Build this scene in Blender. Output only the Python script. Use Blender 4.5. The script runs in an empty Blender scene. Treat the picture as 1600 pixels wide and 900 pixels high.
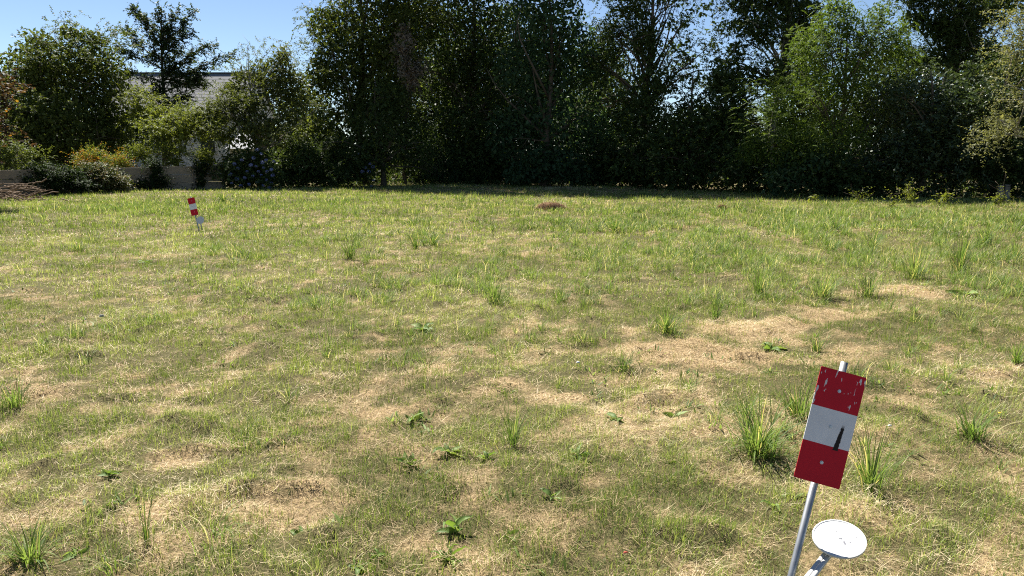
import bpy, math, random
import numpy as np
from mathutils import Vector, Matrix, Euler

# ------------------------------------------------------------------ camera, sky, sun, exposure
SC = bpy.context.scene
COL = SC.collection
R = math.radians
CAM_H, PITCH, FPX = 1.6, R(10.3), 1155.0
cam_d = bpy.data.cameras.new('camera'); cam = bpy.data.objects.new('camera', cam_d); COL.objects.link(cam)
cam_d.sensor_width = 36.0; cam_d.lens = 36.0 * FPX / 1600.0
cam_d.clip_start = 0.05; cam_d.clip_end = 2000.0
cam.location = (0, 0, CAM_H); cam.rotation_euler = (R(90) - PITCH, 0, 0)
SC.camera = cam

SUN_EL, SUN_AZ = R(54), R(-28)          # azimuth from the view direction, negative = to the left
world = bpy.data.worlds.new('World'); SC.world = world; world.use_nodes = True
wn = world.node_tree; wn.nodes.clear()
w_out = wn.nodes.new('ShaderNodeOutputWorld'); w_bg = wn.nodes.new('ShaderNodeBackground'); w_sky = wn.nodes.new('ShaderNodeTexSky')
w_sky.sky_type = 'NISHITA'; w_sky.sun_disc = False; w_sky.sun_elevation = SUN_EL; w_sky.sun_rotation = SUN_AZ
w_sky.altitude = 50; w_sky.air_density = 0.72; w_sky.dust_density = 0.1; w_sky.ozone_density = 2.0
w_bg.inputs['Strength'].default_value = 0.050
wn.links.new(w_sky.outputs[0], w_bg.inputs[0]); wn.links.new(w_bg.outputs[0], w_out.inputs[0])
sun_d = bpy.data.lights.new('sun', 'SUN'); sun = bpy.data.objects.new('sun', sun_d); COL.objects.link(sun)
sun_d.energy = 5.0; sun_d.angle = R(0.53); sun_d.color = (1.0, 0.955, 0.88)
sun_dir = Vector((math.sin(SUN_AZ) * math.cos(SUN_EL), math.cos(SUN_AZ) * math.cos(SUN_EL), math.sin(SUN_EL)))
sun.rotation_euler = sun_dir.to_track_quat('Z', 'Y').to_euler(); sun.location = sun_dir * 60
SC.view_settings.view_transform = 'Standard'; SC.view_settings.look = 'None'
SC.view_settings.exposure = 1.42; SC.view_settings.gamma = 1.0; SC.view_settings.use_curve_mapping = False
SC.render.engine = 'CYCLES'
cy = SC.cycles
cy.max_bounces = 6; cy.diffuse_bounces = 3; cy.glossy_bounces = 2; cy.transmission_bounces = 4; cy.transparent_max_bounces = 4
cy.use_adaptive_sampling = False; cy.use_denoising = False; cy.filter_width = 1.1

rng = np.random.default_rng(7)
random.seed(7)

# ------------------------------------------------------------------ helpers
CP, SP = math.cos(PITCH), math.sin(PITCH)
def ray(px, py):
    u, v = (px - 800) / FPX, (450 - py) / FPX
    return (u, CP + v * SP, -SP + v * CP)
def at(px, py, z=0.0):                       # the ground point seen there
    d = ray(px, py); t = (z - CAM_H) / d[2]
    return Vector((d[0] * t, d[1] * t, z))
def atd(px, py, Y):                          # the point seen there at a known distance
    d = ray(px, py); t = Y / d[1]
    return Vector((d[0] * t, Y, CAM_H + d[2] * t))

def _h(ix, iy, s):
    n = (ix.astype(np.int64) * 374761393 + iy.astype(np.int64) * 668265263 + s * 974711) & 0x7fffffff
    n = ((n ^ (n >> 13)) * 1274126177) & 0x7fffffff
    return ((n ^ (n >> 16)) & 0xffff) / 65535.0
def vn(x, y, s=0):
    x = np.asarray(x, float); y = np.asarray(y, float)
    ix, iy = np.floor(x), np.floor(y); fx, fy = x - ix, y - iy
    fx = fx * fx * (3 - 2 * fx); fy = fy * fy * (3 - 2 * fy)
    a, b, c, d = _h(ix, iy, s), _h(ix + 1, iy, s), _h(ix, iy + 1, s), _h(ix + 1, iy + 1, s)
    return (a * (1 - fx) + b * fx) * (1 - fy) + (c * (1 - fx) + d * fx) * fy - 0.5
def fbm(x, y, s=0, o=3):
    t = 0; a = 1.0
    for k in range(o):
        t = t + a * vn(np.asarray(x) * 2 ** k + 17.3 * k, np.asarray(y) * 2 ** k - 9.1 * k, s + k); a *= 0.5
    return t

def ground_h(x, y):
    x = np.asarray(x, float); y = np.asarray(y, float)
    f = np.clip(1.2 - y / 40.0, 0.15, 1)
    heaps = 0.16 * np.clip(fbm(x / .26, y / .22, 51, 2) - .22, 0, .4) * np.clip(1.5 - y / 14, 0, 1)      # raked-up thatch and old tussocks
    return 0.07 * fbm(x / 4, y / 4, 3, 2) + f * (heaps + 0.05 * fbm(x / .5, y / .5, 5, 2) + 0.012 * fbm(x / .12, y / .12, 9, 2))
def gz(x, y): return float(ground_h(np.array([x]), np.array([y]))[0])
def on(px, py):
    p = at(px, py); p.z = gz(p.x, p.y); return p

def nrmz(a):
    return a / np.maximum(np.linalg.norm(a, axis=-1, keepdims=True), 1e-9)

def np_mesh(name, V, quads=None, tris=None, attrs=None, smooth=False):
    me = bpy.data.meshes.new(name)
    V = np.asarray(V, np.float32)
    q = np.zeros((0, 4), np.int32) if quads is None else np.asarray(quads, np.int32)
    t = np.zeros((0, 3), np.int32) if tris is None else np.asarray(tris, np.int32)
    me.vertices.add(len(V)); me.vertices.foreach_set('co', V.ravel())
    nl = len(q) * 4 + len(t) * 3
    me.loops.add(nl); me.loops.foreach_set('vertex_index', np.concatenate([q.ravel(), t.ravel()]).astype(np.int32))
    me.polygons.add(len(q) + len(t))
    st = np.concatenate([np.arange(len(q)) * 4, len(q) * 4 + np.arange(len(t)) * 3]).astype(np.int32)
    me.polygons.foreach_set('loop_start', st)
    if smooth: me.polygons.foreach_set('use_smooth', np.ones(len(q) + len(t), bool))
    for k, v in (attrs or {}).items():
        a = me.attributes.new(k, 'FLOAT', 'POINT'); a.data.foreach_set('value', np.asarray(v, np.float32))
    me.update(calc_edges=True); me.validate()
    return me

def link(name, data, mat=None, parent=None, loc=None):
    o = bpy.data.objects.new(name, data); COL.objects.link(o)
    if mat is not None and data is not None and not data.materials: data.materials.append(mat)
    if parent is not None: o.parent = parent
    if loc is not None: o.location = loc
    return o
def tag(o, label, cat, group=None):
    o['label'] = label; o['category'] = cat
    if group: o['group'] = group
    return o
def thing(name, label, cat, loc=(0, 0, 0), group=None):
    o = link(name, None, loc=loc); o.empty_display_size = 0.2
    return tag(o, label, cat, group)

class MB:                                     # small mesh collector
    def __init__(s): s.V = []; s.F = []
    def add(s, V, F):
        n = len(s.V); s.V += [tuple(v) for v in V]; s.F += [tuple(i + n for i in f) for f in F]; return s
    def box(s, c, d, rot=None, jit=0.0):
        c = Vector(c); V = []
        for z in (-1, 1):
            for x, y in ((-1, -1), (1, -1), (1, 1), (-1, 1)):
                v = Vector((x * d[0] / 2, y * d[1] / 2, z * d[2] / 2))
                if jit: v += Vector((random.uniform(-jit, jit), random.uniform(-jit, jit), random.uniform(-jit, jit)))
                if rot: v = rot @ v
                V.append(c + v)
        return s.add(V, [(3, 2, 1, 0), (4, 5, 6, 7), (0, 1, 5, 4), (1, 2, 6, 5), (2, 3, 7, 6), (3, 0, 4, 7)])
    def tube(s, P, rad, n=8, cap=True):
        P = [Vector(p) for p in P]; rings = []
        if not hasattr(rad, '__len__'): rad = [rad] * len(P)
        V = []
        for i, p in enumerate(P):
            t = (P[min(i + 1, len(P) - 1)] - P[max(i - 1, 0)]).normalized()
            a = t.cross(Vector((0.31, 0.17, 0.93)) if abs(t.z) < .9 else Vector((1, 0.1, 0))).normalized(); b = t.cross(a)
            for k in range(n):
                w = 2 * math.pi * k / n; V.append(p + (a * math.cos(w) + b * math.sin(w)) * rad[i])
        F = []
        for i in range(len(P) - 1):
            for k in range(n):
                F.append((i * n + k, i * n + (k + 1) % n, (i + 1) * n + (k + 1) % n, (i + 1) * n + k))
        if cap: F += [tuple(range(n - 1, -1, -1)), tuple(range((len(P) - 1) * n, len(P) * n))]
        return s.add(V, F)
    def mesh(s, name, smooth=False):
        me = bpy.data.meshes.new(name); me.from_pydata(s.V, [], s.F); me.update()
        if smooth: me.polygons.foreach_set('use_smooth', [True] * len(me.polygons))
        return me
def bevel(o, w, n=2):
    m = o.modifiers.new('bevel', 'BEVEL'); m.width = w; m.segments = n; m.limit_method = 'ANGLE'
    return o

# ------------------------------------------------------------------ materials
def nodes(name):
    m = bpy.data.materials.new(name); m.use_nodes = True
    nt = m.node_tree; nt.nodes.clear()
    out = nt.nodes.new('ShaderNodeOutputMaterial')
    return m, nt, out
def N(nt, t, **kw):
    n = nt.nodes.new(t)
    for k, v in kw.items():
        if k.startswith('i_'): n.inputs[k[2:].replace('_', ' ')].default_value = v
        else: setattr(n, k, v)
    return n
def rampn(nt, stops, fac):
    r = nt.nodes.new('ShaderNodeValToRGB'); e = r.color_ramp.elements
    while len(e) < len(stops): e.new(0.5)
    for k, (p, c) in enumerate(stops): e[k].position = p; e[k].color = (*c, 1)
    nt.links.new(fac, r.inputs[0]); return r.outputs[0]
def attr(nt, name, typ='GEOMETRY'):
    a = nt.nodes.new('ShaderNodeAttribute'); a.attribute_name = name; a.attribute_type = typ; return a.outputs['Fac']
def mth(nt, op, a, b=None, c=None, clamp=False):
    m = nt.nodes.new('ShaderNodeMath'); m.operation = op; m.use_clamp = clamp
    for i, v in enumerate((a, b, c)):
        if v is None: continue
        if isinstance(v, (int, float)): m.inputs[i].default_value = v
        else: nt.links.new(v, m.inputs[i])
    return m.outputs[0]
def mixc(nt, fac, a, b, mode='MIX'):
    m = nt.nodes.new('ShaderNodeMix'); m.data_type = 'RGBA'; m.blend_type = mode
    for sock, v in ((m.inputs[0], fac), (m.inputs[6], a), (m.inputs[7], b)):
        if isinstance(v, (int, float)): sock.default_value = v
        elif isinstance(v, tuple): sock.default_value = (*v, 1)
        else: nt.links.new(v, sock)
    return m.outputs[2]
def noise_n(nt, scale, detail=4, vec=None, rough=0.55):
    n = nt.nodes.new('ShaderNodeTexNoise'); n.inputs['Scale'].default_value = scale; n.inputs['Detail'].default_value = detail
    n.inputs['Roughness'].default_value = rough
    if vec is not None: nt.links.new(vec, n.inputs['Vector'])
    return n.outputs['Fac']
def leafy(nt, out, col, transl=0.4, rough=0.5, spec=0.35, tcol=None):
    p = N(nt, 'ShaderNodeBsdfPrincipled'); p.inputs['Roughness'].default_value = rough; p.inputs['Specular IOR Level'].default_value = spec
    nt.links.new(col, p.inputs['Base Color'])
    t = N(nt, 'ShaderNodeBsdfTranslucent')
    tc = mixc(nt, 1.0, col, tcol if tcol else (1.5, 1.45, 0.7), 'MULTIPLY')
    nt.links.new(tc, t.inputs['Color'])
    mx = N(nt, 'ShaderNodeMixShader'); mx.inputs[0].default_value = transl
    nt.links.new(p.outputs[0], mx.inputs[1]); nt.links.new(t.outputs[0], mx.inputs[2]); nt.links.new(mx.outputs[0], out.inputs[0])
def leaf_mat(name, stops, transl=0.4, rough=0.58, spec=0.18, tcol=None):
    m, nt, out = nodes(name)
    leafy(nt, out, rampn(nt, stops, attr(nt, 'tone')), transl, rough, spec, tcol); return m
def plain(name, col, rough=0.7, spec=0.3, var=0.25, scale=6.0, metal=0.0, bump=0.0, bscale=40.0):
    m, nt, out = nodes(name)
    tc = N(nt, 'ShaderNodeTexCoord').outputs['Object']
    f = noise_n(nt, scale, 6, tc, 0.65)
    f2 = noise_n(nt, scale * 7, 3, tc)
    f = mth(nt, 'MULTIPLY_ADD', f2, 0.35, mth(nt, 'MULTIPLY', f, 0.75))
    lo = tuple(c * (1 - var) for c in col); hi = tuple(min(1, c * (1 + var)) for c in col)
    c = rampn(nt, [(0.3, lo), (0.75, hi)], f)
    p = N(nt, 'ShaderNodeBsdfPrincipled'); p.inputs['Roughness'].default_value = rough; p.inputs['Metallic'].default_value = metal
    p.inputs['Specular IOR Level'].default_value = spec
    nt.links.new(c, p.inputs['Base Color'])
    if bump:
        b = N(nt, 'ShaderNodeBump'); b.inputs['Strength'].default_value = bump; b.inputs['Distance'].default_value = 0.01
        nt.links.new(noise_n(nt, bscale, 5, tc), b.inputs['Height']); nt.links.new(b.outputs[0], p.inputs['Normal'])
    nt.links.new(p.outputs[0], out.inputs[0]); return m

STRAWS = [(0.0, (0.11, 0.07, 0.035)), (0.3, (0.30, 0.21, 0.105)), (0.65, (0.56, 0.42, 0.235)), (1.0, (0.80, 0.68, 0.46))]
M_GRASS = leaf_mat('grass_blades', [(0.0, (0.058, 0.09, 0.017)), (0.35, (0.125, 0.188, 0.036)), (0.7, (0.225, 0.295, 0.066)), (1.0, (0.40, 0.45, 0.16))], .42, .5, .3, (1.35, 1.3, .7))
M_STRAW = leaf_mat('straw_blades', STRAWS, .22, .6, .2, (1.2, 1.1, .8))
M_TALL = leaf_mat('tall_grass_blades', [(0.0, (0.06, 0.11, 0.024)), (0.45, (0.14, 0.215, 0.052)), (0.9, (0.26, 0.345, 0.12)), (1.0, (0.60, 0.55, 0.32))], .45, .55, .22, (1.35, 1.3, .7))
M_WEED = leaf_mat('weed_leaf', [(0.0, (0.07, 0.12, 0.03)), (0.6, (0.14, 0.22, 0.05)), (1.0, (0.24, 0.32, 0.10))], 0.4, 0.55, 0.25)
M_TUFT = leaf_mat('tuft_blades', [(0.0, (0.045, 0.085, 0.022)), (0.45, (0.11, 0.178, 0.046)), (0.9, (0.21, 0.28, 0.10)), (1.0, (0.50, 0.43, 0.24))], 0.45, 0.6, 0.15)

# ------------------------------------------------------------------ how dry the lawn is, from place to place
def spots(lst):                              # (px, py, half-width px, half-height px, amount) -> ellipses on the ground
    o = []
    for px, py, sx, sy, a in lst:
        c = at(px, py); d = c.y
        up_, dn = at(px, max(py - sy, 275)), at(px, py + sy)
        o.append((c.x, c.y, sx * d / FPX, max(0.08, (up_.y - dn.y) / 2), a))
    return o
DRY = spots([(1080, 545, 85, 11, .75), (1180, 515, 90, 11, .8), (1300, 490, 80, 10, .8), (1420, 462, 60, 7, .7),
    (1060, 352, 45, 5, .6), (1010, 366, 30, 5, .5), (850, 390, 70, 6, .65), (930, 383, 30, 5, .5), (600, 410, 60, 8, .6), (845, 515, 35, 12, .6),
    (1000, 660, 90, 22, .45), (1420, 645, 60, 16, .5), (1550, 850, 80, 40, .75), (985, 855, 90, 35, .5), (545, 640, 80, 35, .45), (520, 710, 60, 30, .4),
    (330, 650, 80, 18, .35), (230, 640, 60, 25, .4), (60, 600, 30, 18, .4), (120, 810, 120, 40, .35), (420, 780, 50, 20, .4), (330, 335, 40, 5, .5),
    (240, 395, 60, 8, .4), (620, 530, 60, 14, .35), (900, 620, 60, 20, .4), (1150, 620, 60, 16, .35), (1470, 560, 60, 16, .45), (1560, 520, 60, 14, .35),
    (1150, 360, 40, 5, .45), (1240, 400, 40, 6, .3), (700, 318, 60, 3, .4), (930, 318, 80, 3, .4), (100, 380, 60, 8, .35), (290, 560, 60, 16, .3),
    (690, 600, 90, 18, .35), (1430, 740, 40, 16, .4), (760, 800, 60, 20, .25), (620, 320, 30, 3, .4), (1290, 330, 40, 3, .4), (30, 700, 60, 20, .3)])
GRN = spots([(500, 385, 170, 20, .4), (680, 470, 150, 35, .35), (1000, 430, 220, 35, .35), (1300, 400, 240, 45, .3), (1500, 350, 160, 25, .4),
    (200, 520, 120, 35, .3), (1480, 790, 80, 30, .45), (1190, 590, 60, 20, .35), (560, 310, 250, 6, .5), (160, 325, 200, 12, .4), (420, 560, 90, 25, .3),
    (1120, 780, 90, 35, .3), (300, 700, 100, 25, .25), (90, 720, 90, 40, .3), (700, 860, 120, 40, .3), (800, 690, 50, 20, .35), (1260, 470, 120, 20, .3), (40, 640, 40, 20, .3)])
TALL = spots([(500, 388, 180, 18, 1.0), (700, 470, 160, 35, .75), (1000, 430, 240, 40, .85), (1330, 400, 240, 50, .95), (1500, 345, 150, 20, .8),
    (160, 330, 180, 12, .45), (950, 350, 300, 12, .6), (250, 520, 150, 40, .22), (800, 690, 60, 20, .5), (1200, 680, 70, 30, .6), (1500, 690, 40, 20, .4), (560, 320, 300, 9, .35), (1120, 335, 200, 8, .7)])
def blob(S, x, y):
    t = np.zeros_like(x)
    for cx, cy_, rx, ry, a in S:
        t = t + a * np.exp(-(((x - cx) / rx) ** 2 + ((y - cy_) / ry) ** 2) * 0.8)
    return t
def dryness(x, y):
    wx = x + 0.5 * fbm(x / .8, y / .8, 31, 2); wy = y + 0.7 * fbm(x / .8, y / .8, 41, 2)
    d = 0.225 + 0.20 * fbm(x / 2.2, y / 2.6, 11, 3) + 0.30 * fbm(x / .55, y / .6, 21, 2) + 0.85 * fbm(x / .20, y / .20, 25, 3)
    d = d + .45 * np.exp(-((y - 34) / 5.5) ** 2 - ((x - 2) / 9) ** 2)       # thin, shaded sward under the hedge
    d = d + blob(DRY[:4], wx, wy) * 1.3 + blob(DRY[4:], wx, wy) * .45 - blob(GRN, wx, wy) * 0.5
    return np.clip(d - 0.10 * np.clip((y - 12) / 12, 0, 1), 0.02, 1.0)

# ------------------------------------------------------------------ ground
def lines(segs):
    o = []
    for a, b, st in segs: o += list(np.arange(a, b, st))
    return np.array(o + [segs[-1][1]])
gx = lines([(-400, -60, 40), (-60, -30, 3), (-30, -9, .7), (-9, -5, .3), (-5, 5, .08), (5, 9, .3), (9, 30, .7), (30, 60, 3), (60, 400, 40)])
gy = lines([(-60, -4, 8), (-4, 1.5, .5), (1.5, 6.5, .06), (6.5, 12, .14), (12, 20, .3), (20, 44, .4), (44, 80, 4), (80, 700, 60)])
GX, GY = np.meshgrid(gx, gy)
GZ = ground_h(GX, GY)
nx = len(gx)
idx = np.arange(GX.size).reshape(GX.shape)
quads = np.stack([idx[:-1, :-1], idx[:-1, 1:], idx[1:, 1:], idx[1:, :-1]], -1).reshape(-1, 4)
gme = np_mesh('ground', np.stack([GX, GY, GZ], -1).reshape(-1, 3), quads, attrs={'dry': dryness(GX.ravel(), GY.ravel())}, smooth=True)
m, nt, out = nodes('lawn_soil')
tc = N(nt, 'ShaderNodeTexCoord').outputs['Object']
n1 = noise_n(nt, 55, 6, tc, .7); n2 = noise_n(nt, 9, 5, tc, .6); n3 = noise_n(nt, 170, 3, tc, .6)
straw = rampn(nt, [(0.28, (0.06, 0.042, 0.022)), (0.46, (0.21, 0.15, 0.078)), (0.6, (0.40, 0.295, 0.16)), (0.8, (0.55, 0.42, 0.25))], n1)
green = rampn(nt, [(0.3, (0.035, 0.028, 0.014)), (0.55, (0.10, 0.09, 0.038)), (0.8, (0.24, 0.20, 0.095))], n3)
dr = mth(nt, 'MULTIPLY_ADD', mth(nt, 'ADD', attr(nt, 'dry'), mth(nt, 'MULTIPLY_ADD', n2, 0.9, -0.45)), 2.2, -0.55, True)
c = mixc(nt, dr, green, straw)
p = N(nt, 'ShaderNodeBsdfPrincipled'); p.inputs['Roughness'].default_value = 0.95; p.inputs['Specular IOR Level'].default_value = 0.1
b = N(nt, 'ShaderNodeBump'); b.inputs['Strength'].default_value = 0.9; b.inputs['Distance'].default_value = 0.02
nt.links.new(n1, b.inputs['Height']); nt.links.new(b.outputs[0], p.inputs['Normal'])
nt.links.new(c, p.inputs['Base Color']); nt.links.new(p.outputs[0], out.inputs[0])
g = link('ground', gme, m); g['kind'] = 'structure'

# ------------------------------------------------------------------ grass blades
def blades(n, pos, head, th0, th1, L, W, segs, r, twist=0.0):
    """n tapering blades that bend over from angle th0 by th1; returns verts, quads, tris, tone, rnd"""
    V = []; p = np.array(pos, float).copy(); hd = np.stack([np.cos(head), np.sin(head), 0 * head], -1)
    sd = np.stack([-np.sin(head + twist), np.cos(head + twist), 0 * head], -1)
    rows = []
    for k in range(segs + 1):
        t = k / segs
        w = W * (1 - t ** 1.6) * (0.75 + 0.5 * t if t < .5 else 1.0)
        if k < segs:
            rows.append((p - sd * w[:, None] / 2, p + sd * w[:, None] / 2))
        else: tip = p.copy()
        th = th0 + th1 * t
        p = p + (hd * np.sin(th)[:, None] + np.array([0, 0, 1.0]) * np.cos(th)[:, None]) * (L / segs)[:, None]
    per = segs * 2 + 1
    V = np.zeros((n, per, 3))
    for k, (a, b_) in enumerate(rows): V[:, 2 * k] = a; V[:, 2 * k + 1] = b_
    V[:, -1] = tip
    o = (np.arange(n) * per)[:, None]
    q = [o + np.array([[2 * k, 2 * k + 1, 2 * k + 3, 2 * k + 2]]) for k in range(segs - 1)]
    q = np.concatenate(q) if q else np.zeros((0, 4), int)
    t = o + np.array([[2 * segs - 2, 2 * segs - 1, 2 * segs]])
    tone, rnd = r.random(n), r.random(n)
    return V.reshape(-1, 3), q, t, np.repeat(tone, per), np.repeat(rnd, per)

def wedge(y0, y1, dens):                     # even random points over the part of the lawn in view, with a margin beside it
    A = (y1 - y0) * (0.71 * (y0 + y1) + 1.0); n = int(A * dens)
    y = rng.uniform(y0, y1, n * 3); x = rng.uniform(-1, 1, n * 3) * (0.71 * y1 + .5)
    k = np.abs(x) < 0.71 * y + .5
    return x[k][:n], y[k][:n]
def edge_y(x):                               # where the lawn ends: wall at the left, hedge behind
    return np.interp(x, [-30, -21, -13.2, -11, -6, -1.5, 4, 8, 11.5, 14, 18, 24], [24, 27, 32.2, 35, 38.5, 38.5, 36, 33, 29.5, 27.8, 26.3, 24])
class Sward:
    def __init__(s): s.V = []; s.Q = []; s.T = []; s.A = []; s.n = 0
    def add(s, V, Q, T_, tone):
        s.V.append(V); s.Q.append(Q + s.n); s.T.append(T_ + s.n); s.A.append(tone); s.n += len(V)
    def build(s, name, label, mat):
        me = np_mesh(name, np.concatenate(s.V), np.concatenate(s.Q), np.concatenate(s.T), {'tone': np.clip(np.concatenate(s.A), 0, 1)})
        o = link(name, me, mat); o['kind'] = 'stuff'; return tag(o, label, 'grass')
U = rng.uniform
short, straw_ = Sward(), Sward()
for y0, y1, dens, seg, wmin in [(1.9, 4.5, 10300, 2, .0019), (4.5, 8, 4700, 1, .0036), (8, 14, 1900, 1, .006), (14, 24, 720, 1, .012), (24, 40, 270, 1, .020)]:
    x, y = wedge(y0, y1, dens / 6)           # small knots of about six blades, each knot green or withered
    xs_ = rng.uniform(-1, 1, int((y1 - y0) * 3.2 * dens / 6 * .22)); ys_ = U(y0, y1, len(xs_))       # thinner beside the view
    xs_ = np.sign(xs_) * (.71 * ys_ + .5 + np.abs(xs_) * (1.6 + .12 * ys_))
    nin = len(x); x, y = np.concatenate([x, xs_]), np.concatenate([y, ys_])
    wide = np.where(np.arange(len(x)) < nin, 1.0, 1.9)
    k = y < edge_y(x) + 1.0; x, y, wide = x[k], y[k], np.repeat(wide[k], 6)
    sg = np.interp(y0, [2, 14, 24], [.019, .045, .09])
    nk = len(x); kn_t = np.repeat(rng.random(nk), 6); kn_l = np.repeat(U(.6, 1.45, nk), 6)
    Dk = dryness(x, y)
    kd = np.repeat(U(0, 1, nk) < np.clip(.06 + 1.1 * (Dk - .13 + .5 * fbm(x / .10, y / .10, 77, 2)), .13, .86), 6)
    x = np.repeat(x, 6) + rng.normal(0, sg, nk * 6); y = np.repeat(y, 6) + rng.normal(0, sg, nk * 6)
    D = np.repeat(Dk, 6); n = len(x); z = ground_h(x, y)
    lump = fbm(x / .16, y / .16, 71, 2)      # fine unevenness of the sward
    lump2 = fbm(x / .5, y / .5, 75, 2)
    isd = np.where(U(0, 1, n) < .84, kd, ~kd)
    vary = .5 + .8 * fbm(x / .8, y / .8, 61, 3) + .75 * (kn_t - .5)
    g_ = ~isd; m_ = int(g_.sum()); far = np.interp(y[g_], [3, 10, 30], [1, 1.3, 1.8])
    Lg = U(.018, .062, m_) * kn_l[g_] * np.clip(.85 + 1.3 * lump[g_] + .8 * lump2[g_] + .8 * np.clip(.5 - D[g_], 0, .5), .45, 2.2) * far
    V, Q, T_, t1, t2 = blades(m_, np.stack([x[g_], y[g_], z[g_] - .004], -1), U(0, 6.283, m_), U(.05, .8, m_), U(.2, 1.2, m_), Lg, U(.7, 1.5, m_) * np.maximum(.0022, wmin) * wide[g_], seg, rng)
    short.add(V, Q, T_, t1 * .34 + np.repeat(.08 + vary[g_] * .68 + rng.normal(0, .05, m_), len(t1) // m_))
    s_ = isd; m_ = int(s_.sum()); far = np.interp(y[s_], [3, 10, 30], [1, 1.3, 1.8])
    up_ = U(0, 1, m_) < .28
    hz = np.clip(.014 + .14 * lump[s_] + .03 * lump2[s_], 0, .085) * U(0, 1, m_) + .002
    th0 = np.where(up_, U(.1, .9, m_), U(1.1, 1.65, m_)); th1 = np.where(up_, U(.1, 1.0, m_), U(-.3, .5, m_))
    Ls = np.where(up_, U(.015, .05, m_), U(.02, .095, m_)) * far
    V, Q, T_, t1, t2 = blades(m_, np.stack([x[s_], y[s_], z[s_] + np.where(up_, -.003, hz)], -1), U(0, 6.283, m_), th0, th1, Ls, U(.6, 1.4, m_) * np.maximum(.0019, wmin) * wide[s_], 1, rng)
    straw_.add(V, Q, T_, t1 * .36 + np.repeat(.11 + .25 * np.clip(D[s_] - .5, 0, .5) + vary[s_] * .58 + rng.normal(0, .05, m_), len(t1) // m_))
short.build('short_grass', 'short mown lawn grass growing green between the straw', M_GRASS)
straw_.build('straw_litter', 'dry cut straw lying over the scorched lawn', M_STRAW)
# taller tufts left standing
tall = Sward()
x, y = wedge(2.6, 37, 38); k = y < edge_y(x) - .3; x, y = x[k], y[k]
clump = np.clip(fbm(x / .7, y / .8, 91, 2) * 3.4 + .42, 0.02, 1)
pr = np.clip(blob(TALL, x, y) * 1.6, 0.10, 1.0) * clump * (1 - .9 * np.clip(dryness(x, y) - .3, 0, .5) * 2)
k = U(0, 1, len(x)) < pr; x, y = x[k], y[k]
sc = (U(.5, 1.0, len(x)) + .8 * U(0, 1, len(x)) ** 5) * np.interp(y, [3, 8, 16, 24, 34], [.7, .85, .95, .8, .6]); tn = np.clip(.5 + .9 * fbm(x / 2, y / 2, 95, 2), 0, 1)
for lo, hi, nb, seg in ((0, 9, 30, 4), (9, 18, 24, 3), (18, 40, 16, 2)):
    k = (y >= lo) & (y < hi); m_ = int(k.sum()) * nb; xx, yy, ss = (np.repeat(q[k], nb) for q in (x, y, sc))
    an = U(0, 6.283, m_); rad = np.abs(rng.normal(0, .042, m_)) * ss * np.interp(yy, [5, 25], [1, 1.5])
    px_, py_ = xx + rad * np.cos(an), yy + rad * np.sin(an)
    V, Q, T_, t1, t2 = blades(m_, np.stack([px_, py_, ground_h(px_, py_) - .005], -1), an + rng.normal(0, .8, m_), U(.03, .55, m_), U(.2, 2.5, m_), U(.07, .31, m_) * ss,
                              U(.7, 1.4, m_) * np.maximum(.004, yy * .00052), seg, rng, .3)
    t_ = np.clip(np.repeat(tn[k], nb) * .42 + rng.random(m_) * .36, 0, .9); t_[rng.random(m_) < .12] = 1.0
    tall.add(V, Q, T_, np.repeat(t_, len(t1) // m_))
tall.build('tall_grass', 'taller bright tufts of grass left standing in the lawn', M_TALL)
# small broad leaves
small = Sward()
x, y = wedge(2.0, 18, 4.5); k = rng.random(len(x)) < np.clip(.45 + fbm(x / 1.2, y / 1.2, 97, 2), .05, 1); x, y = x[k], y[k]
nb = 8; m_ = len(x) * nb; xx, yy = np.repeat(x, nb) + rng.normal(0, .045, m_), np.repeat(y, nb) + rng.normal(0, .045, m_)
V, Q, T_, t1, t2 = blades(m_, np.stack([xx, yy, ground_h(xx, yy) + .006], -1), U(0, 6.283, m_), U(.4, 1.3, m_), U(.1, .6, m_), U(.03, .07, m_), U(.010, .020, m_), 3, rng)
small.add(V, Q, T_, t1 * .9); small.build('small_weeds', 'small flat broad weed leaves scattered in the lawn', M_TALL)

# ------------------------------------------------------------------ foliage
def leaf_quads(base, ax, nm, L, W, fold=.12):
    sd = nrmz(np.cross(ax, nm)); n2 = np.cross(sd, ax)
    L = L[:, None]; W = W[:, None]
    mid = base + ax * L * .45
    V = np.stack([base, mid + sd * W / 2 + n2 * W * fold, base + ax * L - n2 * L * .08, mid - sd * W / 2 + n2 * W * fold], 1)
    return V.reshape(-1, 3)
def quad_mesh(name, V, tone):
    n = len(V) // 4
    return np_mesh(name, V, np.arange(n * 4).reshape(-1, 4), attrs={'tone': np.repeat(tone, 4)})

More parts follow.
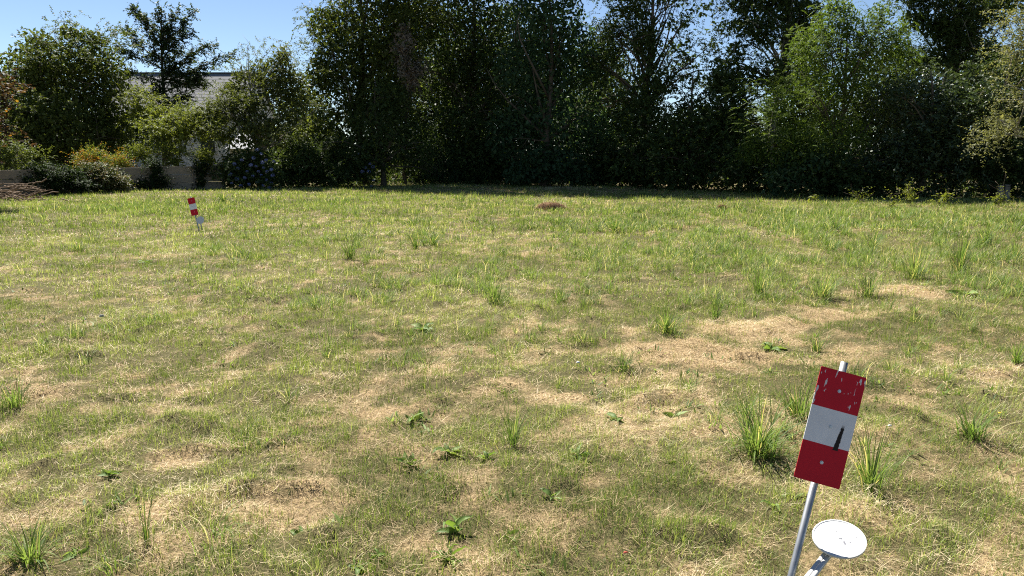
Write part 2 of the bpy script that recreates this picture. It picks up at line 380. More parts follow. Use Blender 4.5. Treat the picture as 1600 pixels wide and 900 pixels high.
def sample_crown(E, K, r, shell=.42, rough=.35):
    """K points in a union of ellipsoids (cx,cy,cz,rx,ry,rz), gathered towards their uneven outer skin"""
    E = np.array(E, float)
    w = (E[:, 3] * E[:, 5]) ** .9; pick = r.choice(len(E), K, p=w / w.sum())
    C = np.zeros((K, 3)); Dn = np.zeros((K, 3))
    for j in range(len(E)):
        k = np.where(pick == j)[0]; m_ = len(k)
        if not m_: continue
        e = E[j]; rm = (e[3] * e[4] * e[5]) ** (1 / 3)
        nb = int(np.clip(rm * rm * 4.5, 3, 26))                       # boughs of this lobe, each a flat-bottomed tuft of its own
        bd = nrmz(r.normal(0, 1, (nb, 3)) + np.array([0, -.25, .15])); bc = e[:3] + bd * e[3:] * r.uniform(.5, 1.0 + rough * .45, (nb, 1))
        br = r.uniform(.26, .52, nb)
        q = r.integers(0, nb, m_); d = nrmz(r.normal(0, 1, (m_, 3)) + np.array([0, 0, .35]))
        off = d * np.minimum(e[3:], rm * 1.3) * br[q][:, None] * (r.random(m_) ** shell)[:, None]; off[:, 2] *= .75
        C[k] = bc[q] + off; Dn[k] = nrmz(d + bd[q] * .6)
    return C, Dn, None

def sprays(O, Dr, S, k, L, W, r, spread=1.0, droop=.15, up=1.0, pairs=False):
    """k leaves along each of the twigs starting at O in direction Dr"""
    M = len(O); t = (np.arange(k)[None] + r.random((M, k))) / k
    if pairs: t = (np.arange(k)[None] // 2 * 2 + 1 + 0 * r.random((M, k))) / k
    pos = O[:, None] + Dr[:, None] * (S[:, None] * t)[..., None]
    pos[..., 2] -= droop * S[:, None] * t ** 2
    sidev = nrmz(np.cross(Dr, np.array([0, 0, 1.0])) + r.normal(0, .15, (M, 3)))
    sg = np.where(np.arange(k) % 2 == 0, 1.0, -1.0)[None, :, None]
    rnd = r.normal(0, .45 if not pairs else .12, (M, k, 3))
    ax = nrmz(Dr[:, None] * (.55 if not pairs else .45) + sidev[:, None] * sg * spread + rnd + np.array([0, 0, -droop]))
    nm = nrmz(np.array([0, 0, up]) + r.normal(0, .55 if not pairs else .2, (M, k, 3)) + Dr[:, None] * .25)
    l = L * r.uniform(.7, 1.25, (M, k)); w = W * r.uniform(.75, 1.2, (M, k))
    if pairs: l = l * np.sin(np.clip(t, .08, .95) * 3.0 + .25)
    return leaf_quads(pos.reshape(-1, 3), ax.reshape(-1, 3), nm.reshape(-1, 3), l.ravel(), w.ravel())

class Foliage:
    def __init__(s, seed): s.r = np.random.default_rng(seed); s.V = []; s.T = []
    def put(s, V, tone): s.V.append(V); s.T.append(tone)
    def clusters(s, C, D, kind, L, W, per=9, k=15, sig=.4, tone=.5, tvar=.22):
        r = s.r; K = len(C)
        O = np.repeat(C, per, 0) + r.normal(0, 1, (K * per, 3)) * np.array([sig, sig, sig * .6])
        Dr = np.repeat(D, per, 0) * .55 + r.normal(0, .6, (K * per, 3)) + np.array([0, 0, .12])
        ct = np.repeat(np.clip(tone + r.normal(0, tvar * .6, K), 0, 1), per)
        if kind == 'broad':
            Dr = nrmz(Dr); S = r.uniform(.25, .6, len(O))
            V = sprays(O, Dr, S, k, L, W, r, droop=.25)
        elif kind == 'drooping':
            Dr = nrmz(Dr * np.array([1, 1, .4]) + np.array([0, 0, -.55])); S = r.uniform(.4, .9, len(O))
            V = sprays(O, Dr, S, k, L, W, r, droop=.5)
        elif kind == 'feather':              # fronds: narrow leaflets in pairs along a bent rib
            Dr = nrmz(Dr * np.array([1, 1, .55]) + np.array([0, 0, -.05])); S = r.uniform(.28, .5, len(O))
            V = sprays(O, Dr, S, k, L, W, r, spread=1.0, droop=.45, up=1.6, pairs=True)
        elif kind == 'needle':
            Dr = nrmz(Dr * np.array([1, 1, .6]) + np.array([0, 0, .35])); S = r.uniform(.3, .6, len(O))
            V = sprays(O, Dr, S, k, L, W, r, spread=.55, droop=.1, up=.4)
        n = len(V) // 4
        s.put(V, np.clip(np.repeat(ct, n // len(O)) + r.normal(0, tvar * .6, n), 0, 1))
    def mesh(s, name): return quad_mesh(name, np.concatenate(s.V), np.concatenate(s.T))

def wobble(a, b, n, amp, r, sag=0.0):
    a, b = np.array(a, float), np.array(b, float); t = np.linspace(0, 1, n)[:, None]
    P = a + (b - a) * t + np.sin(t * math.pi) * r.normal(0, amp, 3) + np.sin(t * 2 * math.pi) * r.normal(0, amp * .5, 3)
    P[:, 2] += (np.sin(t * math.pi) * sag)[:, 0]
    return P

def skeleton(base, top, rad, ends, r, twig=.012, start=.25, stems=1):
    """trunk with limbs running out to the given points, all one mesh"""
    mb = MB(); base = np.array(base, float); top = np.array(top, float)
    L = np.linalg.norm(top - base)
    tr = wobble(base - np.array([0, 0, .15]), top, 9, L * .02, r)
    rr = [rad * (1.35 if i == 0 else 1) * (1 - i / 9.2) for i in range(9)]
    mb.tube(tr, rr, 9)
    for e in ends:
        e = np.array(e); hh = np.clip((e[2] - base[2]) / max(.1, top[2] - base[2]) - .22 - .15 * r.random(), start, .9)
        i = hh * 8; i0 = int(i); p = tr[i0] + (tr[min(i0 + 1, 8)] - tr[i0]) * (i - i0)
        d = np.linalg.norm(e - p)
        P = wobble(p, e, 6, d * .07, r, d * .06); r0 = min(rad * (1 - hh) * .55, .02 + d * .018)
        mb.tube(P, [r0 * (1 - .9 * q / 5) + twig * .4 for q in range(6)], 5)
        for q in range(2):
            m_ = P[3 + q]; e2 = m_ + r.normal(0, .22 * d ** .5 + .1, 3) + np.array([0, 0, .15])
            mb.tube(wobble(m_, e2, 4, .04, r), [r0 * .4 + twig * .3, r0 * .3 + twig * .25, r0 * .2 + twig * .2, twig * .3], 4)
    return mb.mesh('trunk', True)

M_BARK = plain('grey_brown_bark', (0.10, 0.08, 0.06), .9, .1, .4, 5, bump=.6, bscale=25)
M_BARKG = plain('pale_grey_bark', (0.22, 0.20, 0.17), .9, .1, .35, 5, bump=.5, bscale=25)

def E_(px, py, Yd, rx, rz, ry=None):         # a crown lobe from where it is seen and how far away it stands
    c = atd(px, py, Yd); s = Yd / FPX
    return (c.x, c.y, c.z, rx * s, (ry if ry else rx * s * .8), rz * s)
def plant(name, label, cat, base_px, Yd, lobes, K, kind, L, W, mat, seed, per=9, k=15, sig=.4, tone=.5, tvar=.22, trunk_r=.14, top_py=None, bark=None,
          limbs=26, group=None, shell=.42, rough=.35, parts=('trunk', 'crown'), extra=None, start=.25, core=1.0, csize=1.0):
    r = np.random.default_rng(seed)
    bx = atd(base_px, 300, Yd).x
    base = Vector((bx, Yd, gz(bx, Yd)))
    K = int(K * .85); C, Dn, f = sample_crown(lobes, K, r, shell, rough)
    keep = C[:, 2] > .15; C, Dn = C[keep], Dn[keep]
    root = thing(name, label, cat, base, group)
    fo = Foliage(seed + 1); fo.clusters(C, Dn, kind, L, W, per, k, sig, tone, tvar)
    core *= 1.25
    if core:                                 # larger leaves added to fill the inside and keep light from passing through
        for lo in lobes:
            nc = int(core * 1.9 * math.pi * lo[3] * lo[5] / (.022 * csize))
            if nc < 3: continue
            d = nrmz(r.normal(0, 1, (nc, 3))); q = d * (r.random(nc) ** .4 * .74)[:, None] * np.array(lo[3:]) + np.array(lo[:3]); q = q[q[:, 2] > .1]
            if len(q) < 2: continue
            zf = min(1.0, Yd / 34) * csize; ax = nrmz(r.normal(0, 1, q.shape) + np.array([0, 0, -.3])); nm = nrmz(r.normal(0, 1, q.shape) + np.array([0, -.3, .6]))
            fo.put(leaf_quads(q, ax, nm, r.uniform(.16, .30, len(q)) * zf, r.uniform(.09, .17, len(q)) * zf), np.clip(r.normal(tone, tvar, len(q)), 0, 1))
    top_z = atd(base_px, top_py, Yd).z if top_py is not None else max(l[2] + l[5] * .7 for l in lobes)
    inner = C[r.choice(len(C), min(limbs, len(C)), replace=False)]
    tm = skeleton(base, (bx + r.normal(0, .15), Yd, top_z), trunk_r, inner, r, start=start)
    inv = Matrix.Translation(-base)
    tm.transform(inv); fm = fo.mesh(parts[1]); fm.transform(inv)
    link(parts[0], tm, bark or M_BARK, root); link(parts[1], fm, mat, root)
    return root

def LM(name, d, l, **kw):
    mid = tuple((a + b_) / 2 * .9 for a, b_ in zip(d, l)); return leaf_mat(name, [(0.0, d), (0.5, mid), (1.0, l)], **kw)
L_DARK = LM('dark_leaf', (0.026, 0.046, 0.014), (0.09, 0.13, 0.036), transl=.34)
L_MID = LM('mid_leaf', (0.038, 0.060, 0.014), (0.14, 0.17, 0.042), transl=.42)
L_OLIVE = LM('olive_leaf', (0.035, 0.052, 0.016), (0.13, 0.155, 0.045), transl=.42)
L_BLUE = LM('blue_green_frond', (0.026, 0.056, 0.024), (0.075, 0.13, 0.052), transl=.34)
L_LIME = LM('lime_frond', (0.042, 0.080, 0.016), (0.15, 0.215, 0.04), transl=.45)
L_YELLOW = LM('yellow_green_leaf', (0.07, 0.10, 0.018), (0.22, 0.25, 0.05), transl=.45)
L_GINKGO = LM('dark_short_leaf', (0.024, 0.042, 0.014), (0.075, 0.105, 0.034), transl=.35)
L_GLOSS = LM('glossy_leaf', (0.026, 0.046, 0.020), (0.08, 0.115, 0.045), transl=.25, rough=.4, spec=.35)
L_SILVER = LM('silver_leaf', (0.07, 0.085, 0.035), (0.25, 0.25, 0.13), transl=.4, rough=.6)
L_COPPER = leaf_mat('copper_leaf', [(0.0, (0.032, 0.024, 0.020)), (0.5, (0.06, 0.044, 0.030)), (0.75, (0.085, 0.085, 0.03)), (0.92, (0.22, 0.13, 0.03)), (1.0, (0.26, 0.21, 0.04))], .4, .6, .12, (1.6, 1.1, .5))
L_DEAD = LM('dead_leaf', (0.09, 0.065, 0.045), (0.30, 0.25, 0.20), transl=.2)
L_ORANGE = leaf_mat('orange_tipped_leaf', [(0.0, (0.05, 0.09, 0.018)), (0.55, (0.14, 0.19, 0.035)), (0.8, (0.28, 0.20, 0.03)), (1.0, (0.32, 0.12, 0.03))], .4)

T = 'trees of the boundary'
# left side, behind the wall
plant('broadleaf_tree', 'big rounded dark green tree standing behind the concrete wall, beside the copper leaves', 'tree', 105, 38,
      [E_(100, 110, 38, 80, 62), E_(40, 120, 38, 62, 70), E_(160, 120, 38, 55, 65), E_(100, 195, 37, 105, 70), E_(30, 210, 37, 70, 60), E_(175, 190, 38, 45, 60), E_(60, 62, 38, 28, 18), E_(145, 60, 38, 25, 18), E_(110, 50, 38, 25, 14)],
      330, 'broad', .115, .055, L_MID, 11, sig=.42, tone=.45, group=T, limbs=34, top_py=75)
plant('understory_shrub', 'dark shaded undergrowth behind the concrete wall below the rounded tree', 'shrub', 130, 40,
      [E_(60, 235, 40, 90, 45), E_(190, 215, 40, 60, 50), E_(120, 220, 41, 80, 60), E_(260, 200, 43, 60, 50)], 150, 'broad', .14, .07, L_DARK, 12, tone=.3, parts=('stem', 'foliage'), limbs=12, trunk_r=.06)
def spiky(name, label, base_px, Yd, top_py, branches, mat, seed):
    """tree with long bare-tipped branches thickly sleeved in short leaves"""
    r = np.random.default_rng(seed); b0 = atd(base_px, 300, Yd); base = Vector((b0.x, Yd, gz(b0.x, Yd)))
    root = thing(name, label, 'tree', base, T); fo = Foliage(seed + 1); mb = MB()
    top = atd(base_px - 4, top_py, Yd)
    tr = wobble(np.array(base) - np.array([0, 0, .1]), top, 10, .08, r); mb.tube(tr, [.16 * (1 - i / 10.5) for i in range(10)], 8)
    for (p0, p1, dy, thick) in branches:
        a = np.array(atd(p0[0], p0[1], Yd)); e = np.array(atd(p1[0], p1[1], Yd + dy)); d = np.linalg.norm(e - a)
        P = wobble(a, e, 7, d * .06, r, -d * .05); mb.tube(P, [.045 * (1 - .85 * i / 6) for i in range(7)], 5)
        m_ = max(8, int(d / .07)); t = r.random(m_) ** .8 * .98 + .02
        i = t * 6; i0 = np.minimum(i.astype(int), 5); C = P[i0] + (P[i0 + 1] - P[i0]) * (i - i0)[:, None]
        C = C + r.normal(0, 1, C.shape) * thick * .48 * (1.05 - .8 * t)[:, None]
        Dn = nrmz(np.tile(e - a, (m_, 1)) / d + r.normal(0, .5, (m_, 3)))
        fo.clusters(C, Dn, 'broad', .12, .075, 3, 13, .10, .45, .25)
    inv = Matrix.Translation(-base); tm = mb.mesh('trunk', True); tm.transform(inv); fm = fo.mesh('crown'); fm.transform(inv)
    link('trunk', tm, M_BARK, root); link('crown', fm, mat, root)
spiky('spire_tree', 'slender tree with spiky outstretched branches in front of the slate roof', 256, 42, 12,
      [((256, 60), (252, 8), 0, .2), ((256, 70), (275, 16), .3, .18), ((256, 75), (298, 14), .3, .2), ((254, 80), (222, 28), -.3, .18), ((255, 60), (207, 14), .2, .14), ((254, 95), (198, 44), .4, .2),
       ((256, 90), (300, 52), -.4, .24), ((254, 110), (182, 74), 0, .24), ((256, 115), (338, 72), .3, .24), ((257, 125), (364, 84), 0, .2), ((254, 130), (200, 108), -.5, .3), ((256, 120), (300, 95), .5, .3),
       ((256, 145), (318, 118), -.3, .3), ((255, 150), (212, 140), .3, .34), ((256, 160), (296, 150), 0, .34), ((255, 100), (236, 60), 0, .3), ((256, 100), (280, 70), 0, .3), ((255, 85), (262, 40), 0, .25),
       ((255, 175), (222, 175), .4, .36), ((256, 180), (290, 178), -.4, .36), ((256, 140), (262, 105), 0, .34), ((256, 165), (245, 130), -.3, .34), ((256, 130), (330, 130), .4, .2), ((256, 190), (215, 205), 0, .5), ((256, 195), (300, 205), 0, .5), ((256, 150), (235, 165), .3, .5), ((256, 170), (275, 160), .3, .5)], L_GINKGO, 21)
plant('light_green_tree', 'loose light green small tree with grey bare twigs beside the hydrangea', 'tree', 405, 35.5,
      [E_(420, 125, 36, 45, 42), E_(440, 90, 36, 18, 22), E_(385, 165, 35, 45, 35), E_(330, 185, 35, 38, 30), E_(455, 150, 36, 40, 60), E_(400, 205, 35, 55, 35), E_(365, 140, 36, 25, 22), E_(338, 168, 35.5, 26, 16), E_(380, 118, 36, 20, 14)],
      250, 'broad', .10, .04, L_OLIVE, 31, per=7, k=13, sig=.36, tone=.6, group=T, trunk_r=.08, bark=M_BARKG, limbs=46)
plant('leafy_shrub', 'bright leafy shrub overhanging the wall beneath the spiky tree', 'shrub', 265, 34.5,
      [E_(255, 215, 34.5, 30, 24), E_(285, 205, 34.5, 26, 20), E_(320, 200, 35, 28, 18), E_(240, 188, 35, 24, 16), E_(215, 175, 36, 18, 22), E_(300, 178, 36, 30, 14), E_(350, 215, 34.6, 20, 14)], 110, 'broad', .10, .05, L_YELLOW, 33, tone=.5, parts=('stem', 'foliage'), trunk_r=.04, limbs=18, bark=M_BARKG)
plant('orange_tipped_shrub', 'low yellow green shrub with orange tips showing above the wall', 'shrub', 158, 32.5,
      [E_(158, 252, 32.5, 36, 11), E_(140, 256, 32.5, 18, 9), E_(182, 256, 32.5, 16, 8)], 60, 'needle', .07, .028, L_ORANGE, 34, sig=.16, tone=.6, tvar=.35, parts=('stem', 'foliage'), trunk_r=.03, limbs=10)
for i, (px, py, rx, rz, lab) in enumerate([(232, 250, 20, 12, 'pale green herb clump above the wall, next to the orange tipped shrub'), (272, 252, 16, 11, 'pale green herb clump above the wall between two ivy columns'),
                                     (324, 248, 15, 13, 'pale green herb clump above the wall end beside the hydrangea')]):
    plant('herb_clump', lab, 'plant', px, 33.6, [E_(px, py, 33.6, rx, rz)], 30, 'needle', .08, .03, L_YELLOW, 35 + i, sig=.16, tone=.5, parts=('stem', 'foliage'), trunk_r=.02, limbs=8, group='herbs behind the wall')
plant('copper_tree', 'copper purple leaved tree reaching in at the edge beside the wall', 'tree', -62, 22,
      [E_(-44, 150, 22, 26, 34), E_(-24, 200, 22, 20, 22), E_(-40, 225, 22, 28, 28), E_(2, 178, 22, 16, 9), E_(-26, 124, 22, 12, 16), E_(-4, 146, 22, 12, 8), E_(2, 208, 22, 12, 8)], 70, 'broad', .11, .07, L_COPPER, 41, per=8, k=11, sig=.26, tone=.45, tvar=.4, trunk_r=.09, core=.35)
plant('edge_shrub', 'green shrub growing against the wall end below the copper leaves', 'shrub', 5, 28,
      [E_(5, 245, 28, 26, 26), E_(-15, 270, 28, 25, 25), E_(45, 240, 29, 18, 12)], 55, 'broad', .08, .04, L_MID, 42, sig=.25, parts=('stem', 'foliage'), trunk_r=.03, limbs=10)
# the tall dark row
plant('tall_leafy_tree', 'tall green tree at the end of the dark row, beside the open sky', 'tree', 570, 40,
      [E_(580, 40, 40, 95, 85), E_(530, 100, 39, 55, 60), E_(500, 130, 39, 35, 50), E_(610, 110, 39, 75, 70), E_(590, -60, 40, 80, 80), E_(510, 40, 40, 40, 38), E_(640, 30, 40, 60, 70), E_(500, 210, 38, 55, 60), E_(590, -170, 41, 85, 80), E_(620, -260, 41, 70, 60), E_(548, 165, 38.6, 42, 48)],
      430, 'broad', .125, .055, L_MID, 51, sig=.46, tone=.42, group=T, limbs=40, top_py=-60, trunk_r=.22)
plant('cypress_shrub', 'dark feathery evergreen bulging out of the row beside the hydrangeas', 'shrub', 600, 37.5,
      [E_(590, 215, 37.5, 70, 75), E_(650, 230, 38.5, 45, 60), E_(540, 245, 37, 55, 50), E_(600, 160, 38, 50, 45)], 200, 'drooping', .11, .024, L_DARK, 52, per=9, k=16, sig=.36, tone=.5, parts=('stem', 'foliage'), limbs=14)
plant('withered_branch_tree', 'narrow tree carrying a hanging patch of grey withered leaves', 'tree', 632, 39,
      [E_(628, 80, 37.8, 20, 40), E_(640, 120, 37.8, 16, 30), E_(632, 50, 38, 14, 20)], 34, 'drooping', .10, .05, L_DEAD, 53, per=7, k=11, sig=.28, tone=.5, trunk_r=.1, limbs=12)
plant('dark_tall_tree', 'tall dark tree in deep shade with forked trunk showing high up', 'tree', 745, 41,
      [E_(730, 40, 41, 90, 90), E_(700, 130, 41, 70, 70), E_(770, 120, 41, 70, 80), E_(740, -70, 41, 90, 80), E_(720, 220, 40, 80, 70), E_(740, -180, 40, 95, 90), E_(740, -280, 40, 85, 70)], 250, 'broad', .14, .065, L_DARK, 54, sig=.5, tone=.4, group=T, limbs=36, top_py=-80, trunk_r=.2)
plant('feathery_tree', 'broad feathery leaved tree in the dark middle of the row', 'tree', 850, 37,
      [E_(850, 30, 37, 85, 80), E_(830, 110, 37.5, 80, 70), E_(900, 90, 37, 60, 70), E_(870, 185, 37.5, 105, 80), E_(800, 210, 38, 60, 65), E_(850, -60, 37, 90, 70), E_(930, 220, 37, 50, 60), E_(850, -160, 38, 95, 90), E_(850, -260, 38, 90, 70)],
      270, 'feather', .08, .022, L_BLUE, 55, per=11, k=20, sig=.42, tone=.5, group=T, limbs=34, top_py=-60, trunk_r=.2)
plant('ivy_clad_tree', 'tree with thick ivy clad trunk beside the gap of sky', 'tree', 1012, 36.5,
      [E_(1008, 60, 36.3, 26, 55), E_(1012, 130, 36.3, 30, 50), E_(990, 10, 36.5, 40, 40), E_(960, 60, 37, 40, 60), E_(1040, -15, 36.5, 60, 30), E_(1100, 15, 36, 35, 16), E_(1075, 95, 36.5, 26, 14), E_(1115, 75, 36, 24, 12), E_(960, -50, 37, 80, 60), E_(940, 120, 37, 40, 60), E_(970, -140, 37.5, 90, 75), E_(960, -230, 37.5, 80, 60), E_(1060, 35, 36.5, 30, 14), E_(1090, 120, 36, 40, 12), E_(1060, 70, 36.5, 34, 20), E_(1125, 40, 36, 22, 14), E_(1010, 95, 36.2, 40, 60), E_(1035, 130, 36, 30, 25)],
      520, 'broad', .11, .055, L_DARK, 56, per=8, sig=.32, tone=.55, group=T, limbs=60, top_py=-40, trunk_r=.24, start=.4, core=.45)
plant('hazel_hedge', 'dense dark hazel thicket under the gap of sky', 'hedge', 1075, 33,
      [E_(1010, 210, 35.5, 60, 80), E_(1080, 200, 33, 70, 65), E_(1140, 200, 32, 60, 75), E_(1070, 262, 33.5, 80, 40), E_(1170, 260, 31, 60, 50), E_(1130, 130, 33, 32, 30), E_(1000, 260, 35.5, 60, 35)],
      300, 'broad', .13, .08, L_DARK, 57, sig=.4, tone=.5, parts=('stem', 'foliage'), limbs=22)
plant('slender_tree', 'tall slender tree with straight bare trunk against the sky', 'tree', 1201, 34,
      [E_(1180, -10, 34, 50, 45), E_(1225, 10, 34, 45, 50), E_(1160, 40, 34, 28, 20), E_(1200, -90, 34, 80, 60), E_(1245, 70, 34, 35, 45), E_(1150, 80, 34, 24, 20), E_(1130, 110, 33.5, 30, 28), E_(1170, 120, 33.5, 30, 26), E_(1215, 120, 33.5, 35, 40), E_(1260, 30, 34, 40, 40), E_(1190, 50, 33.6, 30, 30), E_(1160, 5, 34, 30, 22)],
      340, 'broad', .11, .05, L_DARK, 58, per=7, sig=.34, tone=.5, group=T, limbs=40, top_py=-90, trunk_r=.17, bark=M_BARKG, start=.45, core=1.0)
plant('lime_feathery_tree', 'bright lime green feathery tree, sunlit at its top', 'tree', 1300, 28.5,
      [E_(1310, 40, 28.5, 55, 42), E_(1270, 80, 28.5, 55, 45), E_(1350, 80, 28.5, 55, 48), E_(1300, 130, 28.3, 85, 55), E_(1215, 165, 28, 38, 40), E_(1375, 25, 28.5, 28, 28), E_(1290, 215, 28, 90, 55), E_(1240, 235, 27.8, 60, 60), E_(1310, 10, 28.5, 30, 16), E_(1400, 70, 28.5, 30, 50), E_(1180, 230, 28.5, 30, 40)],
      330, 'feather', .085, .026, L_LIME, 59, per=10, k=18, sig=.3, tone=.5, group=T, limbs=36, top_py=20, trunk_r=.12, core=1.7, csize=.6)
plant('back_tree', 'tree with pale forked trunk rising behind the glossy shrubs near the edge', 'tree', 1472, 33,
      [E_(1470, -20, 33, 80, 40), E_(1430, 30, 33, 28, 26), E_(1520, 40, 33, 32, 36), E_(1560, 0, 33, 60, 50), E_(1420, -30, 33, 40, 40), E_(1440, 100, 33, 40, 22), E_(1540, 100, 32, 50, 45), E_(1480, 90, 32.5, 40, 35), E_(1500, 20, 33, 30, 26), E_(1460, 40, 32.6, 30, 26), E_(1500, 65, 32.6, 28, 20)],
      340, 'broad', .11, .05, L_DARK, 60, per=8, sig=.34, tone=.5, group=T, limbs=40, top_py=-60, trunk_r=.16, bark=M_BARKG, start=.45, core=1.0)
plant('glossy_shrub', 'tall shrub with dark glossy leaves next to the lime green tree', 'shrub', 1440, 27.5,
      [E_(1430, 160, 28, 55, 50), E_(1480, 150, 28, 55, 50), E_(1440, 230, 27.5, 75, 60), E_(1400, 260, 27.5, 50, 45), E_(1360, 270, 27.5, 45, 38), E_(1480, 250, 27.3, 60, 50)],
      270, 'broad', .12, .058, L_GLOSS, 61, sig=.34, tone=.5, parts=('stem', 'foliage'), limbs=24)
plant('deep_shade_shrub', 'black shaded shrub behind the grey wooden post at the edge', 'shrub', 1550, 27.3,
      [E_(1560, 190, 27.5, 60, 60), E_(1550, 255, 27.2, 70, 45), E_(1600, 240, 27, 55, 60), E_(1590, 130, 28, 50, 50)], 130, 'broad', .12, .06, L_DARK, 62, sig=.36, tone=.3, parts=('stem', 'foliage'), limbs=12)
plant('silvery_tree', 'near tree with pale silvery sunlit sprays hanging in at the edge', 'tree', 1690, 17,
      [E_(1612, 40, 17, 34, 42), E_(1600, 95, 17, 30, 32), E_(1580, 70, 17, 18, 20), E_(1600, 150, 17, 36, 30), E_(1562, 185, 17, 20, 12), E_(1590, 210, 17, 28, 22), E_(1545, 205, 17, 14, 10), E_(1533, 228, 17, 8, 8), E_(1655, 120, 17, 45, 110), E_(1620, 0, 17, 40, 30), E_(1700, 60, 17, 60, 120)],
      300, 'broad', .055, .03, L_SILVER, 63, per=7, k=13, sig=.17, tone=.5, limbs=50, trunk_r=.1, top_py=-40, bark=M_BARKG, core=.25)
# the low front of the row
for i, (px, Yd, rx, rz, py, lab, mt, kd) in enumerate([
        (480, 36, 60, 42, 255, 'low dark bush between the two hydrangeas', L_DARK, 'broad'), (690, 40, 55, 40, 252, 'low dark bush at the foot of the feathery evergreen', L_BLUE, 'drooping'),
        (770, 40, 55, 42, 250, 'low round dark bush in the shaded middle of the row', L_DARK, 'broad'), (860, 36.6, 75, 38, 257, 'low feathery bush below the broad feathery tree', L_BLUE, 'feather'),
        (960, 37.5, 55, 38, 256, 'low dark bush where the shade reaches out on the lawn', L_DARK, 'broad'), (1270, 27.6, 80, 52, 262, 'low dark bush added for the shaded foot of the lime green tree', L_BLUE, 'feather'), (1330, 27.5, 50, 30, 284, 'small dark bush below the glossy shrub', L_DARK, 'broad')]):  # lime tree's bush is large and dark to give the crown's shaded lower half
    plant('low_bush', lab, 'bush', px, Yd, [E_(px, py, Yd, rx, rz), E_(px - rx * .6, py + rz * .4, Yd - .2, rx * .5, rz * .6), E_(px + rx * .6, py + rz * .4, Yd - .2, rx * .5, rz * .6)], 90, kd, .11 if kd != 'feather' else .07, .05 if kd == 'broad' else .02, mt, 70 + i,
          per=9, k=16 if kd == 'broad' else 20, sig=.3, tone=.4, parts=('stem', 'foliage'), limbs=10, trunk_r=.04, group='low bushes along the row', core=2.2)
# second row behind
for i, (px, Yd, py, rx, rz, lab) in enumerate([(480, 47, 200, 70, 80, 'dark tree glimpsed behind the light green tree'), (660, 48, 120, 110, 150, 'dark tree behind the withered leaves'), (800, 48, 120, 110, 150, 'dark tree behind the forked trunk in the middle'), (930, 47, 150, 90, 120, 'dark tree behind the ivy clad trunk'),
        (1100, 46, 215, 110, 65, 'low dark tree behind the hazel thicket'), (1250, 40, 160, 70, 100, 'dark tree behind the lime green tree'), (1390, 40, 150, 90, 100, 'dark tree behind the glossy shrub'), (1530, 40, 150, 100, 110, 'dark tree behind the pale forked trunk'), (60, 50, 180, 130, 90, 'dark tree behind the big rounded tree'), (430, 52, 225, 60, 40, 'dark bush behind the white lean-to')]):
    plant('background_tree', lab, 'tree', px, Yd, [E_(px, py, Yd, rx, rz), E_(px - rx * .5, py + rz * .5, Yd, rx * .7, rz * .6), E_(px + rx * .5, py + rz * .5, Yd, rx * .7, rz * .6), E_(px - rx * .5, 262, Yd - 1, rx * .75, 30), E_(px + rx * .5, 262, Yd - 1, rx * .75, 30)], 60, 'broad', .18, .09, L_DARK, 90 + i, per=6, k=11, sig=.55, tone=.4,
          limbs=14, group='trees behind the row', shell=.6, core=1.25)

# dark tangle closing the row near the ground
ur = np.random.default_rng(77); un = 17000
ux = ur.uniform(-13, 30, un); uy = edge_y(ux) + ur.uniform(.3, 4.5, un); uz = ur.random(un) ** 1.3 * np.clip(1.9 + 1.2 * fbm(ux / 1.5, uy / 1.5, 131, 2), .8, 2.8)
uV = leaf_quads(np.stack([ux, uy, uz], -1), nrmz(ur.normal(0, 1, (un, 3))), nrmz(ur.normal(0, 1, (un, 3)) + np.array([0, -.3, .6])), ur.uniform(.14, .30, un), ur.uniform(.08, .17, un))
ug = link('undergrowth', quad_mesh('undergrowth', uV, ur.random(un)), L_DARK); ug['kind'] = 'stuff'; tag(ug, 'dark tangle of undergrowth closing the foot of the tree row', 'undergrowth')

# hedges that close the plot on both sides, beyond the picture's edges
for (x0_, y0_, x1_, y1_, lab, sd_) in ((-25, 27, -29, 2, 'clipped green hedge running along the near side of the plot by the copper tree', 5), (25.5, 25.5, 30, 2, 'clipped green hedge running along the side of the plot by the silvery tree', 6)):
    hr = np.random.default_rng(sd_); hn = 9000; t_ = hr.random(hn)
    hp = np.stack([x0_ + (x1_ - x0_) * t_ + hr.normal(0, .45, hn), y0_ + (y1_ - y0_) * t_, hr.random(hn) ** .8 * (2.6 + .8 * fbm(t_ * 14, t_ * 0, 3, 2))], -1)
    hv = leaf_quads(hp, nrmz(hr.normal(0, 1, (hn, 3))), nrmz(hr.normal(0, 1, (hn, 3)) + np.array([0, 0, .6])), hr.uniform(.16, .32, hn), hr.uniform(.1, .18, hn))
    hb = Vector(((x0_ + x1_) / 2, (y0_ + y1_) / 2, 0)); hm = quad_mesh('hedge', hv, hr.random(hn)); hm.transform(Matrix.Translation(-hb))
    tag(link('hedge', hm, L_MID, loc=hb), lab, 'hedge')

